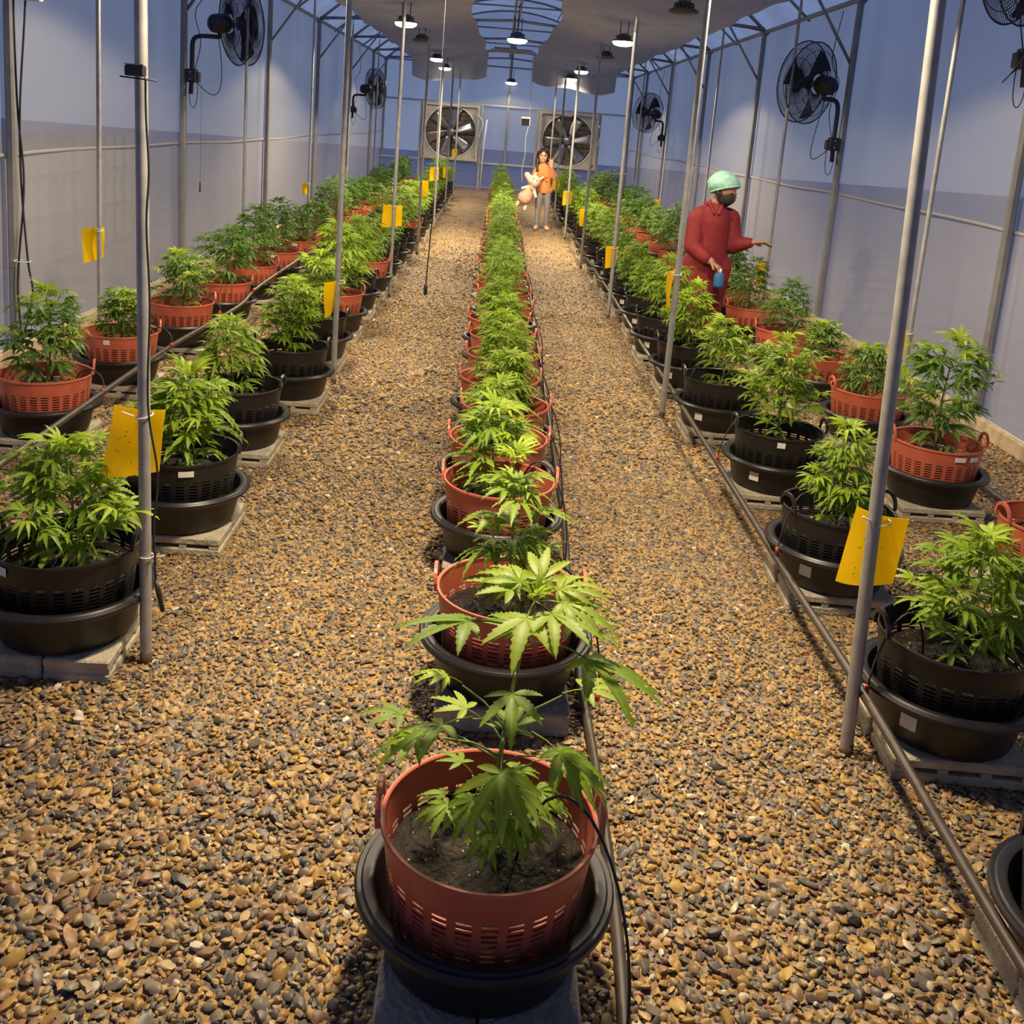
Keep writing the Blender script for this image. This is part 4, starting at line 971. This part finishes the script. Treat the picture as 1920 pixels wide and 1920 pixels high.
# ------------------------------------------------------------------ exhaust fans on the end wall
def exhaust(x0, x1, z0, z1, label, ph):
    cx, cz = (x0+x1)/2, (z0+z1)/2; w, h = x1-x0, z1-z0; y = Y1-0.12
    t = thing('exhaust_fan', label, 'exhaust fan', (cx, y, cz), 0, 'exhaust fans on the end wall')
    f = MB()
    for a, b_, sx, sz in ((0, h/2-0.03, w, 0.06), (0, -h/2+0.03, w, 0.06), (-w/2+0.03, 0, 0.06, h-0.12), (w/2-0.03, 0, 0.06, h-0.12)): f.box((a, 0.0, b_), (sx, 0.22, sz))
    f.build('frame', M_FRAME, t)
    R = min(w, h)*0.465; p = MB(); n = 48; vs = []; fs = []
    for i in range(n):
        a = 2*PI*i/n; c, s = math.cos(a), math.sin(a); k = 1/max(abs(c)/(w/2-0.06), abs(s)/(h/2-0.06))
        vs += [(R*c, -0.04, R*s), (max(k, R+0.002)*c, -0.04, max(k, R+0.002)*s), (R*c, 0.06, R*s)]
    for i in range(n):
        j = (i+1) % n; fs += [(3*i, 3*j, 3*j+1, 3*i+1), (3*i, 3*i+2, 3*j+2, 3*j)]
    p.add(vs, fs); p.build('shroud_plate', M_FRAME, t)
    r = MB(); r.tube([(R*math.cos(a), -0.05, R*math.sin(a)) for a in np.linspace(0, 2*PI, 49)[:-1]], 0.014, 6, closed=True); r.build('shroud_ring', M_WHITE, t, True)
    sm = MB().box((0, 0, 0), (w-0.13, 0.006, 0.125), m=Matrix.Rotation(A(24), 4, 'X')).mesh('slat', M_SLAT, False)
    for i in range(11): link('slat', sm, t, (0, 0.10, -h/2+0.11+i*(h-0.2)/10.5))
    for k in range(6):
        b = MB(); a0 = ph+2*PI*k/6; vs = []; fs = []
        for i in range(6):
            q = 0.10+(R-0.13)*i/5; wd = 0.075+0.085*i/5
            for j in range(4):
                u = (j/3-0.5)*2*wd; tw = 0.55-0.25*i/5
                c, s = math.cos(a0), math.sin(a0); vs.append((q*c-u*s*math.cos(tw), 0.015+u*math.sin(tw), q*s+u*c*math.cos(tw)))
        for i in range(5):
            for j in range(3): fs.append((i*4+j, i*4+j+1, i*4+5+j, i*4+4+j))
        b.add(vs, fs); o = b.build('blade', M_BLADE, t, True); sd = o.modifiers.new('thickness', 'SOLIDIFY'); sd.thickness = 0.004
    hb = MB(); hb.lathe([(0.001, -0.08), (0.05, -0.075), (0.09, -0.04), (0.11, 0.02), (0.11, 0.05), (0.001, 0.055)], 20, Matrix.Rotation(PI/2, 4, 'X') @ Matrix.Rotation(PI, 4, 'X')); hb.build('hub', M_BLADE, t, True)
    st = MB()
    for a in (0.9, PI-0.9, PI/2): st.tube([(0, 0.045, 0), (R*1.0*math.cos(a+PI), 0.06, R*math.sin(a+PI))], 0.014, 6)
    st.build('strut', M_SLAT, t, True)
    cb = MB(); cb.tube(bez([(w/2-0.02, -0.12, h/2-0.25), (w/2+0.22, -0.14, h/2-0.45), (w/2-0.02, -0.13, h/2-0.55), (w/2+0.03, -0.12, -0.1)], 14), 0.012, 6); cb.build('power_cord', M_WHITE, t, True)
    return t
exhaust(-1.93, -0.54, 0.69, 2.04, 'square exhaust fan on the left of the end wall', 0.35)
exhaust(0.92, 2.38, 0.69, 2.04, 'square exhaust fan on the right of the end wall, behind the child', 0.15)
b = MB(); b.tube([(-0.42, Y1-0.35, 0.0), (-0.40, Y1-0.2, 1.1), (-0.36, Y1-0.16, 1.72)], 0.018, 8)
tag(b.build('white_bar', M_WHITE, None, True), 'white bar leaning on the end wall beside the left exhaust fan', 'bar')

# round vent fan lying flat below the roof
t = thing('roof_vent_fan', 'round dusty fan lying flat below the roof gap', 'fan', (0.12, 20.6, 3.06))
r = MB()
for rr, w in ((0.44, 0.014), (0.40, 0.006), (0.30, 0.004), (0.18, 0.004)): r.tube([(rr*math.cos(a), rr*math.sin(a), 0) for a in np.linspace(0, 2*PI, 37)[:-1]], w, 5, closed=True)
for k in range(24):
    a = 2*PI*k/24; r.tube([(0.08*math.cos(a), 0.08*math.sin(a), -0.02), (0.43*math.cos(a), 0.43*math.sin(a), 0)], 0.003, 4)
r.build('guard', M_FRAME, t, True)
for k in range(4):
    b = MB(); b.box((0, 0, 0), (0.30, 0.15, 0.006), m=Matrix.Rotation(2*PI*k/4, 4, 'Z') @ Matrix.Translation((0.22, 0, 0.03)) @ Matrix.Rotation(0.35, 4, 'X')); b.build('blade', mat('brown_blade', (0.22, 0.15, 0.12), 0.5), t)
h = MB(); h.lathe([(0.001, -0.02), (0.07, -0.01), (0.08, 0.05), (0.05, 0.12), (0.001, 0.13)], 16); h.tube([(0, 0, 0.12), (0, 0, 0.42)], 0.012, 6); h.build('motor', M_FRAME, t, True)

# hanging control box at the far end
t = thing('hanging_box', 'small white box with a dark front hanging before the end wall', 'sensor box', (0.51, 22.0, 1.74))
b = MB(); b.bbox((0, 0.02, 0), (0.20, 0.05, 0.19), 0.008); b.build('case', M_WHITE, t)
b = MB(); b.box((-0.005, -0.008, -0.015), (0.17, 0.006, 0.14)); b.build('dark_face', M_DARK, t)
b = MB(); b.tube([(0.07, 0.02, 0.09), (0.06, 0.03, 0.7), (0.04, 0.05, 1.55)], 0.007, 6); b.tube(spline([(0.07, 0.02, -0.09), (0.03, 0, -0.35), (0.04, 0, -0.7), (0.0, 0, -1.0), (0.03, 0, -1.3)], 4), 0.008, 6); b.build('cord', M_WHITE, t, True)

# little sensor on the nearest left pole, with its cable
t = thing('sensor_box', 'small black sensor box clipped to the nearest left pole', 'sensor box', (-0.953, 2.715, 1.712))
b = MB(); b.bbox((-0.006, 0, 0.0), (0.050, 0.026, 0.028), 0.003); b.build('case', M_DARK, t)
b = MB(); b.box((-0.006, 0, 0.0155), (0.049, 0.025, 0.003)); b.build('lid', M_STEEL, t)
b = MB(); b.tube([(-0.046, 0, -0.017), (0.05, 0, -0.022)], 0.0022, 5); b.build('crossbar', M_WIRE, t, True)
b = MB(); b.tube(spline([(0.02, 0, -0.015), (0.022, 0, -0.12), (0.030, 0, -0.26), (0.024, 0, -0.4), (0.034, 0, -0.62), (0.030, 0, -0.9), (0.058, 0.0, -1.10), (0.048, 0, -1.25), (0.052, 0, -1.36), (0.060, -0.01, -1.43)], 5), 0.0030, 6)
b.tube([(0.058, -0.01, -1.42), (0.066, -0.012, -1.45), (0.082, -0.02, -1.51)], [0.006, 0.008, 0.006], 7); b.build('cable', M_WIRE, t, True)
b = MB(); b.tube([(0.013+0.0205*math.cos(a), 0.045+0.0205*math.sin(a), -1.372) for a in np.linspace(0, 2*PI, 17)[:-1]], 0.0022, 5, closed=True); b.tube([(0.030, 0.034, -1.372), (0.072, 0.02, -1.357)], 0.002, 5); b.build('cable_tie', M_WHITE, t, True)

# cord with a plug hanging into the left aisle
t = thing('dangling_power_lead', 'thin black cord with a plug hanging in the left aisle', 'cord', (-0.53, 8.3, 0))
b = MB(); b.tube([(0.02, 0, 3.05), (0.02, 0.0, 1.0)], 0.002, 5); b.build('string', M_WHITE, t, True)
b = MB(); b.tube(spline([(0.02, 0, 1.02), (0.022, 0, 0.9), (0.010, 0, 0.6), (0.0, 0, 0.30)], 5), 0.006, 6); b.build('cord', M_WIRE, t, True)
b = MB(); b.tube([(0, 0, 0.31), (0, 0, 0.28), (0, 0, 0.22), (0, 0, 0.205)], [0.007, 0.016, 0.016, 0.008], 8); b.build('plug', M_WIRE, t, True)

# cables tied down the nearest left wall post, with a small box on top
t = thing('wall_cable', 'two black cables running down the nearest left wall post', 'cable', (XL+0.09, 6.10, 0))
for k, s in enumerate((0.0, 0.055)):
    b = MB(); b.tube(spline([(0.03+s, -0.03, 2.75), (0.02+s*1.3, -0.03, 2.2), (0.03+s*0.3, -0.03, 1.55), (0.06-s*0.3, -0.03, 1.1), (0.02+s, -0.03, 0.62), (0.01+s*1.6, -0.03, 0.42), (0.03, -0.03, 0.12)], 6), 0.006, 6); b.build('cable', M_WIRE, t, True)
b = MB(); b.tube([(0.04+0.05*math.cos(a), -0.03+0.04*math.sin(a), 0.62) for a in np.linspace(0, 2*PI, 13)[:-1]], 0.003, 5, closed=True); b.build('cable_tie', M_WHITE, t, True)
b = MB(); b.bbox((0.13, -0.03, 2.20), (0.10, 0.06, 0.14), 0.006); b.build('junction_box', M_WHITE, t)

# ------------------------------------------------------------------ people
M_SKIN = mat('skin', (0.62, 0.33, 0.20), 0.5, noise=0.06); M_SKIN2 = mat('skin_brown', (0.40, 0.20, 0.125), 0.5, noise=0.08)
M_HAIR = mat('dark_hair', (0.022, 0.013, 0.010), 0.45, noise=0.3, scale=40)
M_ORANGE = mat('orange_cotton', (0.86, 0.27, 0.085), 0.85, noise=0.08, scale=20); M_OPRINT = mat('shirt_print', (0.68, 0.17, 0.06), 0.85)
M_LEGG = mat('grey_leggings', (0.26, 0.24, 0.25), 0.8, noise=0.15, scale=20)
M_SHOE = mat('cream_shoe', (0.66, 0.45, 0.30), 0.6); M_GOWN = mat('red_gown', (0.22, 0.014, 0.018), 0.75, noise=0.18, scale=9, bump=1.0, bscale=11)
M_CAP = mat('aqua_hairnet', (0.36, 0.66, 0.56), 0.7, noise=0.2, scale=28, bump=0.8, bscale=26); M_MASK = mat('black_mask', (0.035, 0.030, 0.030), 0.8)
M_BLUE = mat('blue_cuff', (0.03, 0.15, 0.36), 0.6); M_BOOT = mat('dark_boot', (0.03, 0.03, 0.035), 0.5)
M_EYE = mat('eye_dark', (0.02, 0.014, 0.012), 0.3); M_LIP = mat('lips', (0.42, 0.13, 0.10), 0.5)
M_PLUSH = mat('white_plush', (0.74, 0.62, 0.52), 0.95, noise=0.08, bump=0.5, bscale=120); M_PINK = mat('pink_plush', (0.80, 0.42, 0.33), 0.95, noise=0.08, bump=0.4, bscale=120)

def blob(mb, name, material, parent, voxel, smooth=2):
    o = mb.build(name, material, parent, True)
    r = o.modifiers.new('remesh', 'REMESH'); r.mode = 'VOXEL'; r.voxel_size = voxel; r.use_smooth_shade = True
    s = o.modifiers.new('smooth', 'SMOOTH'); s.factor = 0.5; s.iterations = smooth
    return o
def hand(b, wrist, d, palm_n, size, curl, spread=0.16, thumb=1):
    """palm and five bent fingers in the body mesh: d points along the hand, palm_n out of the palm"""
    w = Vector(wrist); d = Vector(d).normalized(); n = (Vector(palm_n)-d*Vector(palm_n).dot(d)).normalized(); s = d.cross(n).normalized()
    pl = size*0.50
    for k in range(4):
        o_ = (k-1.5)*size*0.115; b.capsule(w+s*o_*0.55, size*0.10, w+d*pl+s*o_, size*0.085, 8)
        fl = size*(0.40, 0.48, 0.46, 0.36)[k]; p = w+d*pl+s*o_; dd = (d+s*spread*(k-1.5)*0.5).normalized(); r = size*0.062
        for j in range(3):
            dd = (dd*math.cos(curl)+n*math.sin(curl)).normalized(); q = p+dd*fl*(0.45, 0.32, 0.23)[j]; b.capsule(p, r, q, r*0.9, 8); p = q; r *= 0.9
    p = w+d*pl*0.25-s*thumb*size*0.16; dd = (d*0.6-s*thumb*0.75+n*0.25).normalized(); r = size*0.075
    for j in range(2):
        q = p+dd*size*0.22; b.capsule(p, r, q, r*0.88, 8); p = q; r *= 0.88; dd = (dd*0.8+d*0.5+n*0.25*curl).normalized()

# ---- child
GX, GY = 0.765, 16.5
g = thing('person', 'child in orange shirt and grey leggings, hand raised, holding a plush toy', 'person', (GX, GY, 0))
b = MB()
hd = Vector((-0.055, -0.01, 1.195))
b.sphere(hd+Vector((0, 0.012, 0.018)), (0.083, 0.098, 0.100), 18, 12); b.sphere(hd+Vector((0, -0.022, -0.045)), (0.062, 0.070, 0.062), 14, 10)
b.sphere(hd+Vector((0, -0.060, -0.082)), (0.026, 0.024, 0.020), 10, 8)                                     # chin
b.sphere(hd+Vector((0, -0.094, -0.022)), (0.012, 0.016, 0.016), 8, 6); b.capsule(hd+Vector((0, -0.086, 0.015)), 0.008, hd+Vector((0, -0.096, -0.018)), 0.011, 8)   # nose
for s in (-1, 1):
    b.sphere(hd+Vector((s*0.034, -0.070, -0.030)), (0.024, 0.022, 0.022), 10, 8); b.sphere(hd+Vector((s*0.084, 0.012, -0.010)), (0.010, 0.018, 0.026), 8, 6)
b.capsule(hd+Vector((0.005, 0.015, -0.07)), 0.040, (-0.035, 0.005, 1.045), 0.046)
b.capsule((-0.02, 0, 1.00), 0.080, (0.0, 0, 0.72), 0.085); b.capsule((-0.09, 0, 1.005), 0.05, (0.06, 0, 1.005), 0.05)
# raised arm (picture right)
b.capsule((0.085, 0, 1.000), 0.040, (0.150, -0.03, 0.850), 0.033); b.capsule((0.150, -0.03, 0.850), 0.033, (0.085, -0.13, 1.040), 0.024)
hand(b, (0.082, -0.132, 1.055), (-0.10, -0.10, 1.0), (0, -1, 0), 0.135, 0.12, 0.5, 1)
# arm round the toy (picture left)
b.capsule((-0.115, 0, 0.995), 0.040, (-0.175, -0.02, 0.820), 0.034); b.capsule((-0.175, -0.02, 0.820), 0.033, (-0.165, -0.165, 0.690), 0.024)
hand(b, (-0.165, -0.17, 0.685), (-0.6, -0.55, -0.25), (-0.4, -0.9, 0), 0.12, 0.45, 0.2, -1)
for s, fx in ((-1, -0.075), (1, 0.085)):
    b.capsule((s*0.055, 0, 0.68), 0.066, (fx*0.95, -0.005, 0.37), 0.046); b.capsule((fx*0.95, -0.005, 0.37), 0.046, (fx, 0.01, 0.07), 0.028)
    b.capsule((fx, 0.02, 0.045), 0.032, (fx+s*0.015, -0.085, 0.030), 0.026)
blob(b, 'body', M_SKIN, g, 0.0055, 2)
b = MB(); b.capsule((-0.015, 0, 0.985), 0.092, (0.0, 0, 0.66), 0.120, 16); b.capsule((-0.105, 0, 0.995), 0.062, (0.075, 0, 0.995), 0.062)
b.capsule((0.080, 0, 0.995), 0.060, (0.140, -0.018, 0.890), 0.056); b.capsule((-0.110, 0, 0.990), 0.060, (-0.165, -0.01, 0.885), 0.056); b.capsule((-0.055, 0, 0.66), 0.085, (0.065, 0, 0.66), 0.085)
b.v = [(x, y*0.80 if z < 0.95 else y, max(z, 0.600)) for x, y, z in b.v]
blob(b, 'shirt', M_ORANGE, g, 0.008, 2)
b = MB()
for k, (x, z, w) in enumerate([(-0.03, 0.90, 0.07), (0.0, 0.865, 0.09), (-0.02, 0.83, 0.06), (0.02, 0.80, 0.05)]): b.sphere((x, -0.088-0.012*(k > 0), z), (w*0.45, 0.008, 0.010), 8, 6)
b.build('shirt_print', M_OPRINT, g, True)
b = MB()
for s, fx in ((-1, -0.075), (1, 0.085)):
    b.capsule((s*0.055, 0, 0.70), 0.073, (fx*0.95, -0.005, 0.37), 0.051, 14); b.capsule((fx*0.95, -0.005, 0.37), 0.051, (fx, 0.01, 0.10), 0.034, 14)
blob(b, 'leggings', M_LEGG, g, 0.008, 2)
for s, fx in ((-1, -0.075), (1, 0.085)):
    b = MB(); b.capsule((fx, 0.030, 0.040), 0.040, (fx+s*0.02, -0.100, 0.034), 0.034, 12); b.v = [(x, y, max(z, 0.004)) for x, y, z in b.v]; blob(b, 'shoe', M_SHOE, g, 0.006, 2)
b = MB(); b.sphere(hd+Vector((0, 0.026, 0.032)), (0.095, 0.100, 0.100), 18, 12)
for s in (-1, 1):
    b.capsule(hd+Vector((s*0.075, -0.020, 0.05)), 0.030, hd+Vector((s*0.088, 0.010, -0.08)), 0.026); b.capsule(hd+Vector((s*0.03, -0.072, 0.085)), 0.024, hd+Vector((s*0.075, -0.045, 0.03)), 0.022)
b.capsule(hd+Vector((-0.088, 0.0, -0.06)), 0.030, Vector((-0.135, -0.055, 0.955)), 0.022); b.capsule(hd+Vector((0.03, 0.06, -0.05)), 0.055, (0.03, 0.07, 0.98), 0.035)
blob(b, 'hair', M_HAIR, g, 0.007, 1)
for s in (-1, 1):
    e = MB(); e.sphere(hd+Vector((s*0.031, -0.0875, 0.004)), (0.012, 0.005, 0.006), 8, 6); e.build('eye', M_EYE, g, True)
    e = MB(); e.capsule(hd+Vector((s*0.018, -0.089, 0.024)), 0.0035, hd+Vector((s*0.046, -0.081, 0.022)), 0.0028, 6); e.build('eyebrow', M_HAIR, g, True)
e = MB(); e.capsule(hd+Vector((-0.02, -0.0855, -0.053)), 0.0055, hd+Vector((0.02, -0.0855, -0.053)), 0.0055, 6); e.build('mouth', M_LIP, g, True)

# ---- plush toy held by the child
p = thing('plush_toy', 'pale plush animal in a pink dress held by the child', 'toy', (GX-0.345, GY-0.15, 0.40))
R_ = Matrix.Rotation(A(24), 4, 'Y')
def P_(x, y, z): return R_ @ Vector((x, y, z))
b = MB(); b.sphere(P_(0, 0, 0.42), (0.105, 0.10, 0.105), 16, 12); b.capsule(P_(-0.05, -0.05, 0.41), 0.060, P_(-0.155, -0.075, 0.465), 0.048, 12)
for s in (-1, 1): b.capsule(P_(0.05*s+0.02, 0.01, 0.50), 0.024, P_(0.07*s+0.03, 0.01, 0.555), 0.014, 8)
hh = blob(b, 'head', M_PLUSH, p, 0.008, 2)
for s in (-1, 1):
    e = MB(); e.sphere(P_(0.03*s-0.005, -0.098, 0.46), (0.009, 0.006, 0.009), 8, 6); e.build('eye', M_EYE, hh, True)
    e = MB(); e.sphere(P_(-0.185+0.004*s, -0.115, 0.478+0.018*s), (0.007, 0.006, 0.007), 6, 5); e.build('nostril', M_LIP, hh, True)
b = MB(); b.capsule(P_(0, 0, 0.30), 0.070, P_(-0.01, 0, 0.12), 0.118, 16); blob(b, 'dress', M_PINK, p, 0.009, 2)
b = MB(); b.capsule(P_(0.06, -0.02, 0.30), 0.030, P_(0.135, -0.06, 0.22), 0.026); b.capsule(P_(-0.05, -0.03, 0.30), 0.028, P_(-0.12, -0.06, 0.24), 0.024)
for s in (-1, 1): b.capsule(P_(s*0.055, 0, 0.05), 0.032, P_(s*0.075, -0.03, -0.045), 0.030)
blob(b, 'limbs', M_PLUSH, p, 0.008, 2)

# ---- worker
WX, WY = 1.735, 7.92
w = thing('person', 'worker in red gown and aqua hairnet bending over the right pots', 'person', (WX, WY, 0))
b = MB(); hd = Vector((0.035, -0.04, 1.285)); nd = Vector((0.62, -0.55, -0.42)).normalized()                 # face direction, looking down to the right
sd = nd.cross(Vector((0, 0, 1))).normalized(); ud = sd.cross(nd).normalized()
H_ = lambda a, c, e: hd+sd*a+nd*c+ud*e
b.sphere(hd, (0.088, 0.090, 0.102), 18, 12); b.capsule(H_(0, 0.02, -0.02), 0.070, H_(0, 0.052, -0.070), 0.045)
b.capsule(H_(0, 0.088, 0.012), 0.010, H_(0, 0.104, -0.020), 0.014, 8)
for s in (-1, 1): b.sphere(H_(s*0.088, -0.01, -0.01), (0.014, 0.018, 0.026), 8, 6); b.sphere(H_(s*0.036, 0.070, -0.028), 0.026, 10, 8)
b.capsule(hd+Vector((-0.02, 0.02, -0.06)), 0.048, (-0.035, 0.02, 1.12), 0.055)
b.capsule((-0.03, 0, 1.05), 0.105, (-0.03, 0.02, 0.72), 0.115); b.capsule((-0.125, -0.03, 1.06), 0.05, (0.095, 0.05, 1.06), 0.05)
# far arm reaching to the right
b.capsule((0.115, 0.055, 1.045), 0.046, (0.155, 0.02, 0.86), 0.043); b.capsule((0.150, 0.02, 0.86), 0.043, (0.285, -0.06, 0.890), 0.030)
hand(b, (0.29, -0.062, 0.892), (1, -0.15, 0.10), (0.1, -0.25, -1), 0.165, 0.30, 0.15, -1)
# near arm hanging in front
b.capsule((-0.155, -0.04, 1.04), 0.046, (-0.178, -0.10, 0.83), 0.043); b.capsule((-0.178, -0.10, 0.83), 0.042, (-0.045, -0.20, 0.735), 0.031)
hand(b, (-0.045, -0.20, 0.735), (0.75, -0.45, -0.50), (0.3, -0.2, -0.9), 0.16, 0.75, 0.1, 1)
for s, fx, fy in ((-1, -0.12, 0.0), (1, 0.05, 0.06)):
    b.capsule((-0.03+s*0.075, 0.02, 0.70), 0.085, (fx, fy-0.01, 0.40), 0.060); b.capsule((fx, fy-0.01, 0.40), 0.060, (fx, fy, 0.08), 0.040); b.capsule((fx-0.01, fy, 0.045), 0.042, (fx+0.13, fy-0.06, 0.04), 0.036)
blob(b, 'body', M_SKIN2, w, 0.007, 2)
b = MB(); b.capsule((-0.03, 0.0, 1.045), 0.140, (-0.045, 0.02, 0.70), 0.160, 18); b.capsule((-0.045, 0.02, 0.70), 0.160, (-0.04, 0.03, 0.46), 0.165, 18); b.capsule((-0.130, -0.030, 1.070), 0.076, (0.100, 0.050, 1.070), 0.076, 14); b.capsule((-0.03, 0.015, 1.10), 0.085, (-0.03, 0.015, 1.135), 0.070, 14)
b.capsule((-0.160, -0.04, 1.045), 0.072, (-0.180, -0.10, 0.83), 0.068, 14); b.capsule((-0.180, -0.10, 0.83), 0.068, (-0.085, -0.175, 0.755), 0.052, 14)
b.capsule((0.13, 0.06, 1.06), 0.074, (0.160, 0.02, 0.86), 0.070, 14); b.capsule((0.160, 0.02, 0.855), 0.078, (0.268, -0.05, 0.885), 0.044, 14)
for s, fx, fy in ((-1, -0.125, 0.0), (1, 0.055, 0.06)):
    b.capsule((-0.03+s*0.085, 0.02, 0.68), 0.118, (fx, fy-0.01, 0.40), 0.088, 14); b.capsule((fx, fy-0.01, 0.40), 0.088, (fx, fy, 0.11), 0.075, 14)
blob(b, 'gown', M_GOWN, w, 0.010, 2)
b = MB()
for q in (-1, 1): b.capsule((-0.03+q*0.05, -0.075, 1.165), 0.012, (-0.03+q*0.018, -0.135, 1.10), 0.010, 8)
b.capsule((-0.09, -0.05, 1.16), 0.014, (-0.09, 0.05, 1.17), 0.014, 8); b.build('collar', M_GOWN, w, True)
b = MB(); b.sphere(hd+Vector((-0.014, 0.014, 0.030)), (0.124, 0.126, 0.112), 26, 16)
v = []
for q in b.v:
    a = math.atan2(q[1]-hd.y, q[0]-hd.x); k = 1+0.035*math.sin(a*9+q[2]*30)+0.03*math.sin(a*5-q[2]*70)-0.10*max(0.0, 1-(q[2]-hd.z+0.02)/0.06)*(q[2] < hd.z+0.04); v.append((hd.x+(q[0]-hd.x)*k, hd.y+(q[1]-hd.y)*k, max(q[2], hd.z+0.002-0.30*(-(Vector(q)-hd).dot(Vector((nd.x, nd.y, 0)).normalized())))))
b.v = v
b.tube([(hd+Vector((0.106*math.cos(a), 0.106*math.sin(a), 0.000+0.034*(math.cos(a)*nd.x+math.sin(a)*nd.y)/math.hypot(nd.x, nd.y)))) for a in np.linspace(0, 2*PI, 41)[:-1]], [0.007+0.004*(k % 2) for k in range(40)], 6, closed=True)
b.build('hairnet', M_CAP, w, True)
b = MB(); b.sphere(H_(0, 0.040, -0.040), (0.078, 0.078, 0.072), 16, 12); b.capsule(H_(-0.062, 0.01, -0.025), 0.036, H_(0.062, 0.01, -0.025), 0.036)
b.capsule(H_(0, 0.075, -0.015), 0.026, H_(0, 0.066, -0.09), 0.03); blob(b, 'face_mask', M_MASK, w, 0.008, 2)
for s in (-1, 1):
    e = MB(); e.sphere(H_(s*0.033, 0.082, 0.012), (0.010, 0.010, 0.006), 8, 6); e.build('eye', M_EYE, w, True)
for s, fx, fy in ((-1, -0.12, 0.0), (1, 0.05, 0.06)):
    b = MB(); b.capsule((fx-0.03, fy, 0.06), 0.055, (fx+0.14, fy-0.06, 0.048), 0.045, 12); b.capsule((fx, fy, 0.08), 0.055, (fx, fy, 0.22), 0.060, 12); b.v = [(x, y, max(z, 0.004)) for x, y, z in b.v]; blob(b, 'boot', M_BOOT, w, 0.009, 2)
# blue bottle in the lower hand
t = thing('blue_bottle', 'small blue bottle in the lowered hand of the worker in red', 'bottle', (WX+0.02, WY-0.245, 0.545))
b = MB(); b.lathe([(0.001, 0), (0.036, 0.002), (0.040, 0.02), (0.040, 0.085), (0.032, 0.108), (0.016, 0.12)], 20); b.build('bottle_body', M_BLUE, t, True)
b = MB(); b.lathe([(0.018, 0.118), (0.018, 0.145), (0.001, 0.147)], 14); b.build('cap', M_WHITE, t, True)
